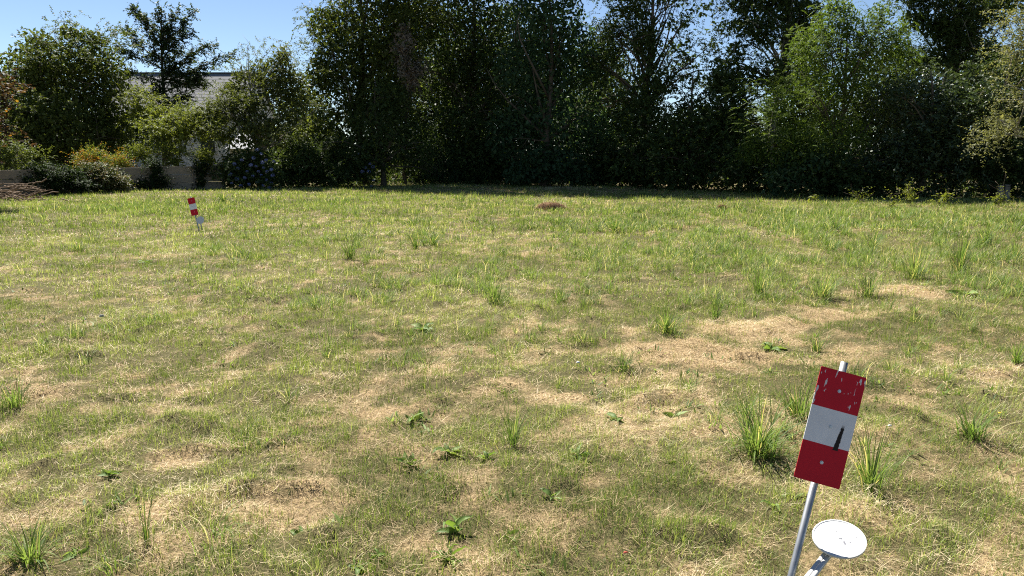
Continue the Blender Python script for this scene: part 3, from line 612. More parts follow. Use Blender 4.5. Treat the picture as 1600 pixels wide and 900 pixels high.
# ------------------------------------------------------------------ hydrangeas
M_BLUEF = plain('blue_petals', (0.13, 0.15, 0.30), .7, .2, .3, 30)
def flower_mesh(seed):
    r = np.random.default_rng(seed); n = 46
    d = nrmz(r.normal(0, 1, (n, 3)) + np.array([0, 0, .25])); ax = nrmz(np.cross(d, r.normal(0, 1, (n, 3))))
    V = leaf_quads(d * np.array([.085, .085, .065]) - ax * .022, ax, d, np.full(n, .046), np.full(n, .046), -.1)
    return quad_mesh('flower_head', V, r.random(n))
FL = [flower_mesh(i) for i in range(3)]
for me in FL: me.materials.append(M_BLUEF)
def hydrangea(label, px, Yd, lobes, K, heads, seed):
    def ex(fo, root): pass
    root = plant('hydrangea', label, 'hydrangea', px, Yd, lobes, K, 'broad', .12, .08, L_DARK, seed, per=8, k=10, sig=.2, tone=.6, parts=('stem', 'foliage'), limbs=12, trunk_r=.03, group='blue hydrangeas')
    for i, (hx, hy, dy) in enumerate(heads):
        p = atd(hx, hy, Yd + dy)
        o = link('flower_head', FL[i % 3], None, root); o.location = p - root.location; o.rotation_euler = (random.uniform(-.4, .4), random.uniform(-.4, .4), random.uniform(0, 6)); s = random.uniform(.8, 1.25); o.scale = (s, s, s)
rr = random.Random(5)
H1 = [(408, 240), (402, 234), (412, 262), (404, 268), (417, 268), (408, 274), (424, 265), (416, 281), (424, 286), (411, 290), (402, 284), (392, 258), (386, 268), (378, 250), (372, 263), (382, 278), (370, 280), (396, 247), (395, 275), (428, 252), (426, 274), (360, 272), (366, 256), (389, 288), (400, 260), (416, 250), (421, 293), (376, 290), (362, 286), (410, 254)]
hydrangea('big hydrangea bush with blue flower heads at the end of the wall', 392, 34.0, [E_(395, 262, 34, 38, 30), E_(372, 270, 33.8, 28, 24), E_(418, 272, 33.8, 22, 22), E_(360, 278, 33.9, 12, 18)], 100, [(a, b_, -1.0 + rr.uniform(-.1, .2)) for a, b_ in H1], 151)
H2 = [(553, 243), (557, 247), (578, 256), (583, 261), (571, 262), (566, 268), (584, 282), (580, 291), (560, 240), (576, 268)]
hydrangea('small hydrangea with a few blue heads in the shade of the row', 570, 36.5, [E_(568, 265, 36.5, 24, 26), E_(560, 250, 36.5, 14, 12)], 40, [(a, b_, -.75 + rr.uniform(-.1, .1)) for a, b_ in H2], 155)

# ------------------------------------------------------------------ concrete wall
M_CONC = plain('weathered_concrete', (0.25, 0.205, 0.15), .9, .15, .3, 2.2, bump=.4, bscale=60)
M_CONC2 = plain('weathered_concrete_post', (0.19, 0.165, 0.13), .9, .15, .3, 3, bump=.4, bscale=60)
wall = thing('concrete_wall', 'low weathered concrete panel wall half grown over with ivy', 'wall', atd(0, 310, 27.0) * Vector((1, 1, 0)))
wp = [(-60, 25.5, 266), (45, 28.2, 266), (100, 29.6, 265), (170, 31.0, 263), (232, 32.2, 261), (303, 33.2, 258.5), (348, 33.8, 258)]
for i in range(len(wp) - 1):
    (p0, y0, t0), (p1, y1, t1) = wp[i], wp[i + 1]
    a, b_ = atd(p0, t0, y0), atd(p1, t1, y1); hgt_ = (a.z + b_.z) / 2; d = Vector((b_.x - a.x, b_.y - a.y, 0)); L_ = d.length; an = math.atan2(d.y, d.x)
    rot = Matrix.Rotation(an, 3, 'Z'); mid = (a + b_) / 2; ph = hgt_ / 3
    for q in range(3):
        mb = MB().box((0, 0, 0), (L_ - .13, .055, ph - .012), None)
        o = link('panel', mb.mesh('panel'), M_CONC, wall); bevel(o, .006, 1)
        o.location = Vector((mid.x, mid.y, ph * (q + .5))) - wall.location; o.rotation_euler = (random.uniform(-.012, .012), 0, an)
    mb = MB().box((0, 0, 0), (.12, .13, hgt_ + .06)); o = link('post', mb.mesh('post'), M_CONC2, wall); bevel(o, .008, 1)
    o.location = Vector((a.x, a.y, (hgt_ + .06) / 2 - .02)) - wall.location; o.rotation_euler = (0, 0, an)
    if i == len(wp) - 2:
        o2 = link('post', o.data, None, wall); o2.location = Vector((b_.x, b_.y, (hgt_ + .06) / 2 - .02)) - wall.location; o2.rotation_euler = (0, 0, an); bevel(o2, .008, 1)

# ivy and creeper over the wall
L_IVY = LM('ivy_leaf', (0.012, 0.026, 0.008), (0.045, 0.07, 0.022), transl=.25, rough=.65, spec=.1)
L_CREEP = leaf_mat('creeper_leaf', [(0.0, (0.04, 0.055, 0.015)), (0.5, (0.09, 0.11, 0.03)), (0.75, (0.16, 0.12, 0.06)), (1.0, (0.22, 0.16, 0.09))], .25)
def wall_y(px): return float(np.interp(px, [w[0] for w in wp], [w[1] for w in wp]))
for i, (px, lobes, K, mt, lab) in enumerate([
        (88, [(70, 278, 24, 18), (105, 272, 32, 20), (88, 288, 42, 16), (60, 268, 12, 8), (40, 284, 14, 12)], 190, L_IVY, 'wide dark ivy mass swallowing the wall beside the brush pile'),
        (150, [(140, 275, 28, 22), (165, 272, 26, 20), (150, 290, 42, 14), (185, 288, 20, 16)], 200, L_CREEP, 'brownish green creeper heaped over the middle of the wall'),
        (243, [(243, 268, 13, 12), (240, 285, 15, 15), (222, 290, 13, 12)], 90, L_IVY, 'dark ivy column climbing the wall, with a low side lobe'),
        (311, [(311, 265, 8, 12), (312, 284, 9, 14)], 40, L_IVY, 'narrow dark ivy column near the end of the wall')]):
    Yd = wall_y(px) - .2
    plant('ivy', lab, 'ivy', px, Yd, [E_(a, b_, wall_y(a) - .18, c_, d_, .22) for a, b_, c_, d_ in lobes], K, 'broad', .065, .05, mt, 120 + i, per=8, k=11, sig=.13, tone=.4, tvar=.35, parts=('stem', 'foliage'), limbs=14, trunk_r=.02)

# ------------------------------------------------------------------ house and lean-to behind
M_SLATE = plain('grey_slate', (0.19, 0.19, 0.195), .85, .1, .25, 1.3, bump=.3, bscale=8)
M_RENDER = plain('white_render', (0.72, 0.70, 0.66), .85, .2, .08, 1.0)
M_GLASS = plain('dark_window', (0.04, 0.045, 0.05), .1, .6, .2, 2)
a = atd(192, 115, 54); b_ = atd(400, 115, 54); zr = a.z; ze = 4.3
house = thing('house', 'house with pale grey slate roof seen behind the spiky tree', 'house', ((a.x + b_.x) / 2, 54, 0))
w_ = b_.x - a.x
house_m = MB().add([(-w_ / 2, -3.6, 0), (w_ / 2, -3.6, 0), (w_ / 2, 3.6, 0), (-w_ / 2, 3.6, 0), (-w_ / 2, -3.6, ze), (w_ / 2, -3.6, ze), (w_ / 2, 3.6, ze), (-w_ / 2, 3.6, ze), (-w_ / 2, 0, zr - .12), (w_ / 2, 0, zr - .12)],
    [(0, 1, 5, 4), (2, 3, 7, 6), (1, 2, 6, 9, 5), (3, 0, 4, 8, 7)])
link('wall', house_m.mesh('wall'), M_RENDER, house)
rf = MB(); sl = (zr - ze) / 3.6
for sgn in (-1, 1):
    for j in range(14):                      # courses of slate, each lapping the one below
        y0, y1 = 4.0 * (1 - j / 14), 4.0 * (1 - (j + 1.15) / 14); y1 = max(y1, -.02)
        z0, z1 = zr - y0 * sl + .026, zr - y1 * sl + .014
        rf.add([(-w_ / 2 - .25, sgn * y0, z0), (w_ / 2 + .25, sgn * y0, z0), (w_ / 2 + .25, sgn * y1, z1), (-w_ / 2 - .25, sgn * y1, z1), (-w_ / 2 - .25, sgn * y0, z0 - .02), (w_ / 2 + .25, sgn * y0, z0 - .02)], [(0, 1, 2, 3), (4, 5, 1, 0)])
roof = link('roof', rf.mesh('roof'), M_SLATE, house)
ridge = link('ridge', MB().box((0, 0, zr + .06), (w_ + .5, .22, .05)).mesh('ridge'), M_SLATE, roof)
for wx in (-3.2, -.6, 2.4):
    wo = link('window', MB().box((wx, -3.6, 2.2), (1.1, .12, 1.3)).mesh('window'), M_RENDER, house)
    link('pane', MB().box((wx, -3.64, 2.2), (.95, .08, 1.15)).mesh('pane'), M_GLASS, wo)
a = atd(356, 209, 44); b_ = atd(394, 209, 44)
M_SHEET = plain('white_sheet', (0.30, 0.305, 0.32), .8, .1, .1, 2)
shed = thing('lean_to', 'small pale lean-to roof glimpsed through the light green tree', 'shed', ((a.x + b_.x) / 2, 44, 0)); sw = b_.x - a.x
link('wall', MB().box((0, 1.0, .95), (sw, 1.8, 1.9)).mesh('wall'), M_RENDER, shed)
zz = a.z
for j in range(5):
    x0 = -sw / 2 - .1 + (sw + .2) * j / 5
    o = link('sheet', MB().add([(x0, -.3, zz - .85), (x0 + (sw + .2) / 5 - .015, -.3, zz - .85), (x0 + (sw + .2) / 5 - .015, 2.2, zz + .1), (x0, 2.2, zz + .1), (x0, -.3, zz - .88), (x0 + (sw + .2) / 5 - .015, -.3, zz - .88), (x0 + (sw + .2) / 5 - .015, 2.2, zz + .07), (x0, 2.2, zz + .07)],
             [(0, 1, 2, 3), (7, 6, 5, 4), (0, 4, 5, 1), (1, 5, 6, 2), (2, 6, 7, 3), (3, 7, 4, 0)]).mesh('sheet'), M_SHEET, shed)

# ------------------------------------------------------------------ brush pile, post, stump, straw heap
M_TWIG = plain('dead_wood', (0.20, 0.145, 0.10), .9, .1, .45, 9)
pile = thing('brush_pile', 'pile of dry dead branches heaped against the wall beside the ivy', 'brush pile', on(25, 312))
pr_ = random.Random(3)
for i in range(90):
    p = on(pr_.gauss(22, 28), pr_.uniform(307, 316)); hh = .62 * math.exp(-((p.x - pile.location.x) / .75) ** 2)
    p.z += pr_.uniform(0, hh) + .02; an = pr_.uniform(-.6, .6) + (math.pi if pr_.random() < .5 else 0); L_ = pr_.uniform(.35, 1.1); el = pr_.gauss(.05, .22)
    d = Vector((math.cos(an) * math.cos(el), math.sin(an) * math.cos(el) * .8, math.sin(el)))
    P = [d * (L_ * (t - .5)) + Vector((0, 0, .06 * math.sin(t * 3.1) * pr_.uniform(-1, 1))) for t in (0, .25, .5, .75, 1)]
    for v in P: v.z = max(v.z, -p.z + pile.location.z + .01)
    mb = MB().tube(P, [.02 * q for q in (1.2, 1.05, .9, .65, .35)], 5)
    o = link('branch', mb.mesh('branch', True), M_TWIG, pile); o.location = p - pile.location
st = on(50, 306); slab = link('concrete_offcut', MB().box((0, 0, .16), (.34, .1, .36), None, .02).mesh('concrete_offcut'), plain('tan_concrete', (.36, .27, .18), .9, .1, .25, 6), loc=st)
slab.rotation_euler = (-.2, .05, .5); bevel(slab, .01); tag(slab, 'short tan concrete offcut leaning by the brush pile', 'concrete block')

M_GREYW = plain('weathered_grey_wood', (0.26, 0.24, 0.215), .9, .1, .4, 4, bump=.5, bscale=30)
for px, dxw, lab in ((1562, 0, 'weathered grey wooden post stump at the edge of the dark shrubs'), (1572, 0, 'second weathered post stump, touching the first, closer to the picture edge')):
    p = on(px, 312); mb = MB().tube([(0, 0, -.1), (.005, 0, .2), (-.004, .004, .50 if px < 1570 else .53)], [.10, .097, .093], 10)
    o = link('post_stump', mb.mesh('post_stump'), M_GREYW, loc=p); bevel(o, .012); tag(o, lab, 'post', 'post stumps')
def heap_of_straw(name, label, px, py, wpx, h, mat, n, seed):
    r = np.random.default_rng(seed); p = on(px, py); w = wpx * p.y / FPX / 2
    a = r.uniform(0, 6.283, n); q = np.sqrt(r.random(n)); pos = np.stack([q * np.cos(a) * w, q * np.sin(a) * w * .6, h * (1 - q ** 3) * r.random(n)], -1)
    V, Q, T_, t1, t2 = blades(n, pos, r.uniform(0, 6.283, n), r.uniform(.9, 1.7, n), r.uniform(-.3, .5, n), r.uniform(.12, .32, n), r.uniform(.006, .013, n), 2, r)
    root = thing(name, label, 'heap', p)
    link('stalks', np_mesh('stalks', V, Q, T_, {'tone': t1}), mat, root)
    m_ = MB(); ring = []
    for k in range(3):
        for j in range(14):
            w2 = 6.283 * j / 14; f = (1, .75, .3)[k]; m_.V.append((math.cos(w2) * w * f * pr_.uniform(.85, 1.1), math.sin(w2) * w * .6 * f, (-.04, h * .55, h * .8)[k] * pr_.uniform(.85, 1.1)))
    for k in range(2):
        for j in range(14): m_.F.append((k * 14 + j, k * 14 + (j + 1) % 14, k * 14 + 14 + (j + 1) % 14, k * 14 + 14 + j))
    m_.F.append(tuple(range(28, 42)))
    link('core', m_.mesh('core', True), M_HEAP, root)
L_BROWN = LM('brown_stalk', (0.14, 0.075, 0.04), (0.42, 0.27, 0.15), transl=.15)
M_HEAP = plain('rotting_cuttings', (0.12, 0.07, 0.04), .95, .05, .4, 12)
heap_of_straw('cut_grass_heap', 'small heap of brown withered cuttings lying on the lawn before the shade', 861, 329, 54, .25, L_BROWN, 620, 5)
heap_of_straw('brown_mound', 'small dark brown mound poking out of the grass under the hazel thicket', 1128, 327, 18, .18, L_BROWN, 120, 6)

# ------------------------------------------------------------------ marker signs
def sign_paint(name, col, kind):
    m, nt, out = nodes(name)
    tc = N(nt, 'ShaderNodeTexCoord').outputs['Object']
    f = noise_n(nt, 14, 6, tc, .6)
    base = rampn(nt, [(0.3, tuple(c * .86 for c in col)), (0.7, col)], f)
    if kind in ('chipped', 'specked'):        # bird lime and flaked paint, in streaks
        mp = N(nt, 'ShaderNodeMapping'); mp.inputs['Scale'].default_value = (75, 1, 22) if kind == 'chipped' else (60, 1, 60); nt.links.new(tc, mp.inputs[0])
        v = N(nt, 'ShaderNodeTexNoise'); v.inputs['Scale'].default_value = 1.0; v.inputs['Detail'].default_value = 3; nt.links.new(mp.outputs[0], v.inputs[0])
        big = noise_n(nt, 13, 2, tc)
        k_ = mth(nt, 'GREATER_THAN', mth(nt, 'MULTIPLY_ADD', big, .45, v.outputs['Fac']), .865 if kind == 'chipped' else .92)
        base = mixc(nt, k_, base, (0.60, 0.56, 0.55))
    if kind == 'streaked':                   # one scorched streak
        sx = N(nt, 'ShaderNodeSeparateXYZ'); nt.links.new(tc, sx.inputs[0])
        dx = mth(nt, 'ABSOLUTE', mth(nt, 'SUBTRACT', sx.outputs['X'], mth(nt, 'MULTIPLY_ADD', sx.outputs['Z'], .10, .0385)))
        wz = mth(nt, 'MULTIPLY_ADD', sx.outputs['Z'], -.05, .0052)
        e = mth(nt, 'ADD', dx, mth(nt, 'MULTIPLY_ADD', noise_n(nt, 160, 3, tc), .006, -.003))
        kx = mth(nt, 'MULTIPLY_ADD', mth(nt, 'SUBTRACT', wz, e), 600, .5, True)
        kz = mth(nt, 'MULTIPLY_ADD', mth(nt, 'SUBTRACT', .018, sx.outputs['Z']), 70, .1, True)
        kb = mth(nt, 'MULTIPLY_ADD', mth(nt, 'ADD', sx.outputs['Z'], .0695), 400, .5, True)
        base = mixc(nt, mth(nt, 'MULTIPLY', mth(nt, 'MULTIPLY', kx, kz), kb), base, (0.016, 0.010, 0.008))
    p = N(nt, 'ShaderNodeBsdfPrincipled'); p.inputs['Roughness'].default_value = .5; p.inputs['Specular IOR Level'].default_value = .2
    nt.links.new(base, p.inputs['Base Color']); nt.links.new(p.outputs[0], out.inputs[0]); return m
RED, WHITE = (0.52, 0.006, 0.020), (0.74, 0.73, 0.74)
M_RED_CHIP = sign_paint('red_paint_chipped', RED, 'chipped'); M_RED = sign_paint('red_paint', RED, 'streaked'); M_RED_P = sign_paint('red_paint_plain', RED, 'plain')
M_WHITE_ST = sign_paint('white_paint_streaked', WHITE, 'streaked'); M_WHITE = sign_paint('white_paint', WHITE, 'plain')
M_ALU = plain('dull_aluminium', (0.30, 0.31, 0.32), .5, .5, .3, 9, metal=.85)
M_GALV = plain('galvanised_bolt', (0.45, 0.46, 0.47), .4, .5, .2, 40, metal=.7)
M_PLASTIC = plain('white_plastic', (0.56, 0.56, 0.545), .5, .3, .10, 14)
M_SPECK = plain('dark_speck', (0.16, 0.16, 0.18), .8, .2, .3, 30)
PW, PH, PT = .15, .375, .003
def plate_sign(label, center, rot, below, above, near):
    """striped plate bolted to a thin pipe; the pipe runs along the plate's own upright axis"""
    root = thing('marker_sign', label, 'sign', center); root.rotation_euler = rot
    # three bands of the one sheet, cut where the paint changes; corners slightly rounded
    zb = [PH / 2, PH / 2 - PH * .345, PH / 2 - PH * .66, -PH / 2]
    pl = link('plate', MB().box((0, .0025, 0), (PW - .001, .002, PH - .001)).mesh('plate'), M_ALU, root)
    for i, mt in enumerate([M_RED_CHIP if near else M_RED_P, M_WHITE_ST if near else M_WHITE, M_RED if near else M_RED_P]):
        c = (zb[i] + zb[i + 1]) / 2
        V = []; hw, z1, z0 = PW / 2, zb[i], zb[i + 1]; q = .004
        pts = [(-hw, z0), (hw, z0), (hw, z1), (-hw, z1)]
        if i == 0: pts = [(-hw, z0), (hw, z0), (hw, z1 - q), (hw - q, z1), (-hw + q, z1), (-hw, z1 - q)]
        if i == 2: pts = [(-hw + q, z0), (hw - q, z0), (hw, z0 + q), (hw, z1), (-hw, z1), (-hw, z0 + q)]
        n = len(pts); V = [(x, -.0012, z) for x, z in pts] + [(x, .0014, z) for x, z in pts]
        F = [tuple(range(n)), tuple(range(2 * n - 1, n - 1, -1))] + [(j, n + j, n + (j + 1) % n, (j + 1) % n) for j in range(n)]
        o = link('band', MB().add(V, F).mesh('band'), mt, pl)
        o['label'] = ('red painted top band', 'white painted middle band', 'red painted bottom band')[i]
    for z in (.118, -.002, -.122):
        o = link('bolt', MB().tube([(0, -.001, 0), (0, -.0045, 0)], [.0042, .0036], 6).mesh('bolt'), M_GALV, root); o.location = (0, 0, z + .004)
        o2 = link('washer', MB().tube([(0, -.0008, 0), (0, -.0022, 0)], .0058, 12).mesh('washer'), M_GALV, o)
    pr2 = .0118
    mb = MB(); n = 18
    P = [(0, .0045 + pr2, -PH / 2 - below), (0, .0045 + pr2, PH / 2 + above)]
    mb.tube(P, pr2, n, False)
    k0 = len(mb.V); mb.tube([P[1], (0, .0045 + pr2, PH / 2 + above - .05)], pr2 * .86, n, False)     # hollow upper end
    mb.F += [(n + j, n + (j + 1) % n, k0 + (j + 1) % n, k0 + j) for j in range(n)]
    link('pole', mb.mesh('pole', True), M_ALU, root)
    return root
near_sign = plate_sign('big red and white striped marker plate on a leaning pipe in front', (1.04405, 2.30435, .71675), (R(-14.615), R(13.919), R(-7.393)), .62, .033, True)
c = atd(301.5, 322.8, 15.75)
far_sign = plate_sign('distant small red and white striped marker plate leaning over on the far lawn', c, (R(-6), R(-11.5), R(4)), .40, .03, False)

def disc_marker(label, center, rot, stem_to, near):
    root = thing('disc_marker', label, 'marker', center); mtx = Euler(rot).to_matrix()
    n = 48; r0 = .0825; V = []; F = []
    prof = [(r0, -.003), (r0, .0035), (r0 - .004, .0045), (r0 - .007, .002), (0.0, .002)]
    for rr_, z in prof[:-1]:
        for j in range(n): V.append((rr_ * math.cos(6.28319 * j / n), rr_ * math.sin(6.28319 * j / n), z))
    for i in range(3):
        for j in range(n): F.append((i * n + j, i * n + (j + 1) % n, (i + 1) * n + (j + 1) % n, (i + 1) * n + j))
    F.append(tuple(range(3 * n, 4 * n))); F.append(tuple(range(n - 1, -1, -1)))
    d = link('disc', MB().add(V, F).mesh('disc'), M_PLASTIC, root); d.rotation_euler = rot
    if near:
        for i, (x, y, s) in enumerate([(.004, -.004, .0045), (.016, -.012, .004), (.019, -.018, .0032), (.033, -.008, .0022), (-.035, .012, .0018), (-.01, .03, .0018), (.05, .02, .0015), (-.02, -.035, .0018), (.025, -.03, .0016)]):
            mb = MB(); q = 7; mb.add([(x + 1.3 * s * math.cos(6.283 * j / q) * pr_.uniform(.6, 1.3), y + 1.1 * s * math.sin(6.283 * j / q) * pr_.uniform(.6, 1.3), .0026) for j in range(q)], [tuple(range(q))])
            link('dirt_speck', mb.mesh('dirt_speck'), M_SPECK, d)
        mb = MB().tube([(0, .012, .002), (0, .012, .0034)], [.013, .012], 20); link('hub', mb.mesh('hub'), M_PLASTIC, d)
    to = Vector(stem_to) - Vector(center)
    dirn = to.normalized(); a0 = mtx @ Vector((0, 0, -.004))
    side = dirn.cross(mtx @ Vector((0, 0, 1))).normalized()
    mb = MB()                                # ribbed stake: two rounded flutes side by side
    for s in (-1, 1): mb.tube([a0 + side * s * .0065, to + side * s * .0065], .008, 10)
    link('stake', mb.mesh('stake', True), M_PLASTIC, root)
    return root
c = atd(1311, 842, 2.24)
g0 = atd(1262, 905, 2.16); dirn = (g0 - c).normalized()
vw = (Vector((0, 0, CAM_H)) - c).normalized(); nv = Matrix.Rotation(R(-45), 3, vw.cross(Vector((0, 0, 1))).normalized()) @ vw
if nv.z < vw.z: nv = Matrix.Rotation(R(45), 3, vw.cross(Vector((0, 0, 1))).normalized()) @ vw
disc_marker('white plastic disc on a white stake beside the big marker plate', c, tuple(nv.to_track_quat('Z', 'Y').to_euler()), c + dirn * (c.z / max(.2, -dirn.z)) * 1.06, True)
c = atd(313, 344, 15.4)
disc_marker('small white disc stuck in the lawn beside the distant marker plate', c, (R(72), 0, R(-4)), c + Vector((-.02, .10, -.22)), False)

# ------------------------------------------------------------------ single grass tufts
def tuft(label, px, py, hpx, wpx, n, seed, tone=.5, wide=1.0, stiff=.5):
    r = np.random.default_rng(seed); p = on(px, py); d = p.y; H = hpx * d / FPX * 1.08; Wd = wpx * d / FPX
    n = int(n * 1.7); rad = np.abs(r.normal(0, Wd * .15, n)); an = r.uniform(0, 6.283, n)
    pos = np.stack([rad * np.cos(an), rad * np.sin(an), -.006 + 0 * an], -1)
    L_ = H * r.uniform(.3, 1.25, n) * 1.15
    lean = np.clip(Wd / H * .6, .2, 1.0)
    V, Q, T_, t1, t2 = blades(n, pos, an + r.normal(0, .8, n), r.uniform(.0, lean, n), r.uniform(.15, 2.2 - 1.6 * stiff, n), L_, r.uniform(.0025, .0058, n) * wide * (1 if d < 6 else 1 + (d - 6) * .10), 5, r, .2)
    t1 = np.clip(np.repeat(np.clip(r.normal(tone, .2, n), 0, 1), len(t1) // n) , 0, 1)
    k = np.repeat(r.random(n) < .07, len(t1) // n); t1[k] = 1.0
    o = link('grass_tuft', np_mesh('grass_tuft', V, Q, T_, {'tone': t1}), M_TUFT, loc=p)
    tag(o, label, 'grass tuft', 'single grass tufts'); return o
TUFTS = [
    ('big spreading tuft of broad blue green blades beside the big marker plate', 1183, 718, 88, 125, 120, .55, 1.9, .25),
    ('upright tuft half hidden behind the white band of the big marker plate', 1245, 662, 70, 80, 70, .5, 1.5, .5),
    ('tall thin tuft just past the lower corner of the big marker plate', 1358, 775, 105, 75, 60, .45, 1.4, .45),
    ('spiky glaucous tuft standing alone in dry grass, past the big marker plate', 1518, 694, 55, 75, 55, .5, 1.7, .4),
    ('tall dark green tuft with shaded foot on the bare strip', 1498, 428, 60, 48, 110, .35, 1.2, .7),
    ('broad bright tuft next to the tall dark green tuft', 1428, 436, 56, 65, 110, .65, 1.2, .6),
    ('silvery tuft at the near end of the long dry strip', 1042, 522, 42, 55, 90, .55, 1.3, .4),
    ('upright tuft over the middle of the dry strip', 1185, 462, 40, 40, 80, .6, 1.2, .6),
    ('small tuft on the dry strip, nearest to the silvery one', 1117, 498, 32, 30, 60, .5, 1.2, .6),
    ('dark spiky tuft standing in the middle of the dry strip', 1277, 543, 34, 36, 50, .35, 1.2, .6),
    ('broad tuft above the dry strip, under the lime green tree', 1285, 466, 40, 60, 90, .6, 1.2, .5),
    ('dense tuft at the upper end of the dry strip', 1355, 462, 44, 60, 100, .5, 1.2, .5),
    ('small dark tuft far off below the lime green tree', 1306, 364, 24, 30, 70, .3, 1.2, .6),
    ('rounded tuft far off, in line with the glossy shrub', 1363, 388, 28, 38, 70, .5, 1.2, .5),
    ('dark tuft far off, in line with the wooden post stumps', 1540, 384, 34, 42, 80, .45, 1.2, .5),
    ('tuft at the picture edge, below the wooden post stumps', 1588, 404, 30, 34, 60, .45, 1.2, .5),
    ('dark upright tuft alone on the dry strip past the distant marker', 547, 408, 36, 26, 60, .35, 1.2, .7),
    ('one of a pair of dark tufts, the wider one, mid lawn', 676, 383, 26, 34, 70, .4, 1.2, .5),
    ('one of a pair of dark tufts, the narrower one, mid lawn', 650, 389, 24, 26, 60, .4, 1.2, .5),
    ('open tuft in the middle of the lawn', 772, 476, 38, 44, 70, .5, 1.3, .5),
    ('dark low tuft on the far lawn below the feathery tree', 962, 362, 22, 30, 60, .3, 1.2, .6),
    ('round dark bushy tuft just before the hydrangea', 350, 317, 15, 24, 70, .2, 1.3, .5),
    ('tall sparse tuft of upright blades among the dock leaves', 800, 700, 70, 60, 42, .45, 1.2, .8),
    ('leafy pale tuft at the bottom corner opposite the marker plates', 45, 880, 62, 90, 80, .65, 1.6, .3),
    ('few tall stiff stalks sticking up near the bottom edge', 230, 858, 95, 34, 9, .2, 1.4, .95),
    ('tuft leaning out at the picture edge, beyond the spiky glaucous tuft', 1588, 572, 36, 50, 60, .5, 1.3, .4),
    ('dull low brownish tuft in the dry middle ground', 975, 588, 26, 46, 80, .3, 1.1, .4),
    ('wide low tuft on the pale lawn below the distant marker', 122, 392, 18, 34, 60, .5, 1.3, .4),
    ('bright tuft at the picture edge, in line with the brush pile', 20, 640, 50, 60, 60, .6, 1.3, .5),
    ('fine short tuft behind the spreading blue green one', 1075, 618, 34, 50, 70, .4, 1.0, .5),
]
for i, (lab, px, py, h_, w_, n_, tn, wd, sf) in enumerate(TUFTS): tuft(lab, px, py, h_, w_, n_, 500 + i, tn, wd, sf)

# ------------------------------------------------------------------ broad leaved weeds, leaf by leaf
def dock_leaf(seed):
    r = random.Random(seed); V = []; F = []; n = 7
    for i in range(n + 1):
        t = i / n; w = .36 * math.sin(math.pi * min(1, t * .93 + .07)) ** .8 * (1 - .25 * t) * (1 + .12 * math.sin(t * 19 + seed)); w = max(w, .02)
        z = .38 * t - .55 * t * t * r.uniform(.7, 1.1) * .9; c = math.sin(t * 3 + seed) * .05
        V += [(t, c - w / 2, z + .07 * w / .3 + .02 * math.sin(t * 23 + seed)), (t, c, z), (t, c + w / 2, z + .07 * w / .3 + .02 * math.cos(t * 21 + seed))]
    for i in range(n):
        for j in range(2): F.append((i * 3 + j, i * 3 + j + 1, i * 3 + j + 4, i * 3 + j + 3))
    me = bpy.data.meshes.new('leaf'); me.from_pydata(V, [], F)
    a = me.attributes.new('tone', 'FLOAT', 'POINT'); tn = r.uniform(.15, .95); a.data.foreach_set('value', [min(1, tn + (.25 if k % 3 == 1 else 0)) for k in range(len(V))])
    me.polygons.foreach_set('use_smooth', [True] * len(F)); me.materials.append(M_WEED); return me
LEAVES = [dock_leaf(i) for i in range(8)]
def weed(label, px, py, size, nl, seed, flat=.5):
    r = random.Random(seed); p = on(px, py); root = thing('dock_weed', label, 'weed', p, 'broad leaved weeds'); s0 = .7 * size * p.y / FPX
    for i in range(nl):
        o = link('leaf', LEAVES[r.randrange(8)], None, root); L_ = s0 * r.uniform(.6, 1.2)
        o.scale = (L_, L_ * r.uniform(.8, 1.4), L_ * r.uniform(.6, 1.5)); an = 6.283 * i / nl + r.uniform(-.5, .5)
        o.rotation_euler = (r.uniform(-1.1, 1.1), -r.uniform(-.15, 1.1) * (1 - flat), an); o.location = (r.uniform(-.12, .12) * s0, r.uniform(-.12, .12) * s0, -.004 + r.uniform(0, .08) * s0)
WEEDS = [
    ('bright leafed weed with a pale leaf in thin grass towards the corner', 172, 756, 30, 6, .3), ('flat pale weed leaves on the near lawn, towards the bottom edge', 470, 842, 32, 6, .7),
    ('dark upright dock leaves, first of the row in the middle foreground', 640, 735, 40, 7, .15), ('erect dock with pale underside, in the middle of the foreground row', 702, 718, 40, 7, .15),
    ('dark dock leaves behind the stiff grass blades in the foreground row', 762, 725, 34, 7, .3), ('broad dock leaves with pale tips at the end of the foreground row', 905, 722, 38, 8, .3),
    ('flat dark green rosette on the dry patch, past the foreground row', 965, 668, 34, 7, .7), ('pair of dark curled leaves in dry grass beside the flat rosette', 1056, 660, 34, 6, .4),
    ('grey green rosette low in the dry grass below the foreground row', 862, 790, 34, 6, .5), ('tall bright weed leaves near the bottom edge', 712, 840, 50, 8, .15),
    ('yellow green weed with long leaves at the bottom edge', 700, 885, 50, 8, .25), ('small bright weed leaf cluster near the bottom edge, beside bare straw', 590, 880, 34, 6, .4),
    ('low weed with long pale leaf beside the bottom weeds', 795, 845, 40, 6, .6), ('single pale leaved weed out on the dry grass', 1050, 735, 24, 5, .4),
    ('upright dark leaf pair standing in the mid lawn', 645, 668, 34, 4, .1), ('wide flat weed with lit leaves on the mid lawn', 660, 512, 34, 8, .6),
    ('leafy dock plant on the lower edge of the dry strip', 1205, 545, 34, 8, .4), ('long leaved weed lying at the far end of the dry strip', 1510, 462, 36, 6, .7),
    ('low leafy weed in the mid lawn beside the bare patch', 230, 412, 20, 6, .6), ('curled dark weed leaf beside the pipe of the big marker plate', 1205, 800, 30, 4, .4),
    ('bright clover like weed at the bottom, near the stiff stalks', 120, 870, 40, 7, .4), ('green weed rosette at the bottom edge under the yellow green weed', 560, 895, 36, 7, .5),
    ('dark leafed weed beside the tall thin tuft', 1385, 710, 24, 6, .5)]
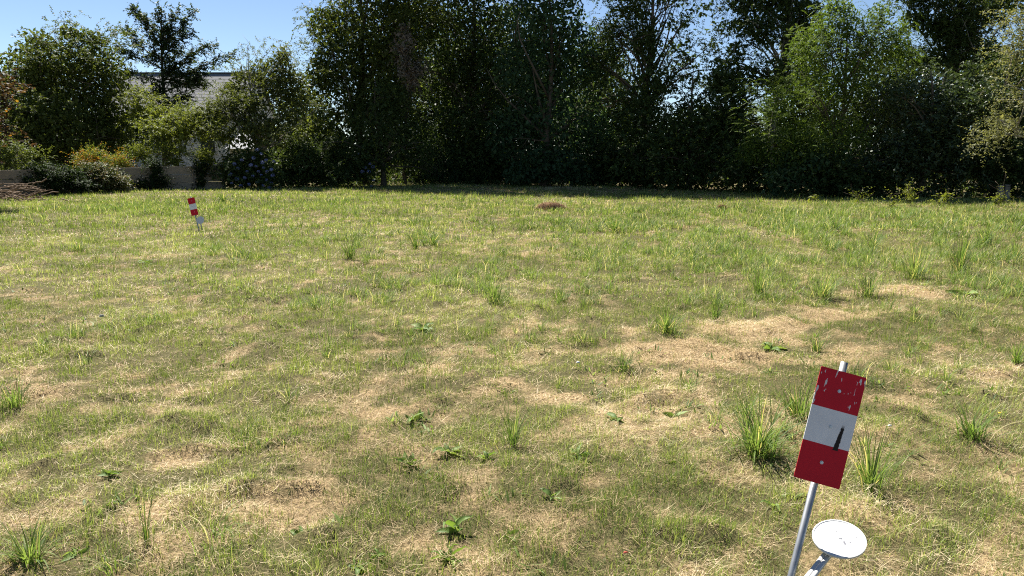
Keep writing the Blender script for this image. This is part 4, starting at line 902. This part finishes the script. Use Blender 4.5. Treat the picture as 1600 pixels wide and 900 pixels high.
for i, (lab, px, py, sz, nl, fl) in enumerate(WEEDS): weed(lab, px, py, sz, nl, 800 + i, fl)

# weeds along the foot of the hedge
for i, (px, py, h_, lab) in enumerate([(1425, 322, 34, 'dry arching stalk against the dark shrubs'), (1475, 322, 28, 'leafy weed sprouting before the dark glossy shrub'), (1340, 320, 20, 'small yellowish weed before the small dark bush'), (1560, 324, 26, 'leaning leafy weed before the wooden post stumps'), (1270, 318, 16, 'low weed at the hedge foot under the lime green tree'), (1395, 330, 16, 'yellow flowering weed on the far lawn edge')]):
    plant('hedge_weed', lab, 'weed', px, on(px, py).y, [E_(px, py - h_ * .5, on(px, py).y, h_ * .45, h_ * .4)], 9, 'broad', .07, .03, L_YELLOW, 170 + i, per=4, k=7, sig=.1, tone=.5, parts=('stem', 'foliage'), trunk_r=.008, limbs=5, group='weeds at the hedge foot')

# tiny things on the lawn
def bit(name, label, px, py, s, mat, cat):
    p = on(px, py); mb = MB(); q = 8; r = random.Random(px)
    ring = [(math.cos(6.283 * j / q) * s * r.uniform(.7, 1.2), math.sin(6.283 * j / q) * s * .6 * r.uniform(.7, 1.2)) for j in range(q)]
    mb.add([(x, y, .0) for x, y in ring] + [(x * .7, y * .7, s * .5) for x, y in ring] + [(0, 0, s * .62)], [(j, (j + 1) % q, q + (j + 1) % q, q + j) for j in range(q)] + [(q + j, q + (j + 1) % q, 2 * q) for j in range(q)])
    o = link(name, mb.mesh(name, True), mat, loc=p + Vector((0, 0, .03))); tag(o, label, cat)
bit('petal', 'single white petal lying on the lawn in the middle', 903, 581, .018, M_PLASTIC, 'petal')
bit('dry_leaf', 'small rust red dead leaf near the bottom edge', 977, 882, .010, plain('rust_leaf', (.30, .05, .03), .7), 'leaf')
bit('clod', 'small black clod of earth on the pale lawn', 159, 497, .035, M_SPECK, 'clod')
bit('seed_head', 'round whitish seed head beside the tall thin tuft', 1388, 692, .012, plain('seed_fluff', (.6, .6, .55), .9), 'seed head')
bit('yellow_flower', 'tiny yellow flower at the picture edge in dry grass', 1560, 662, .010, plain('yellow_petals', (.75, .42, .02), .6), 'flower')
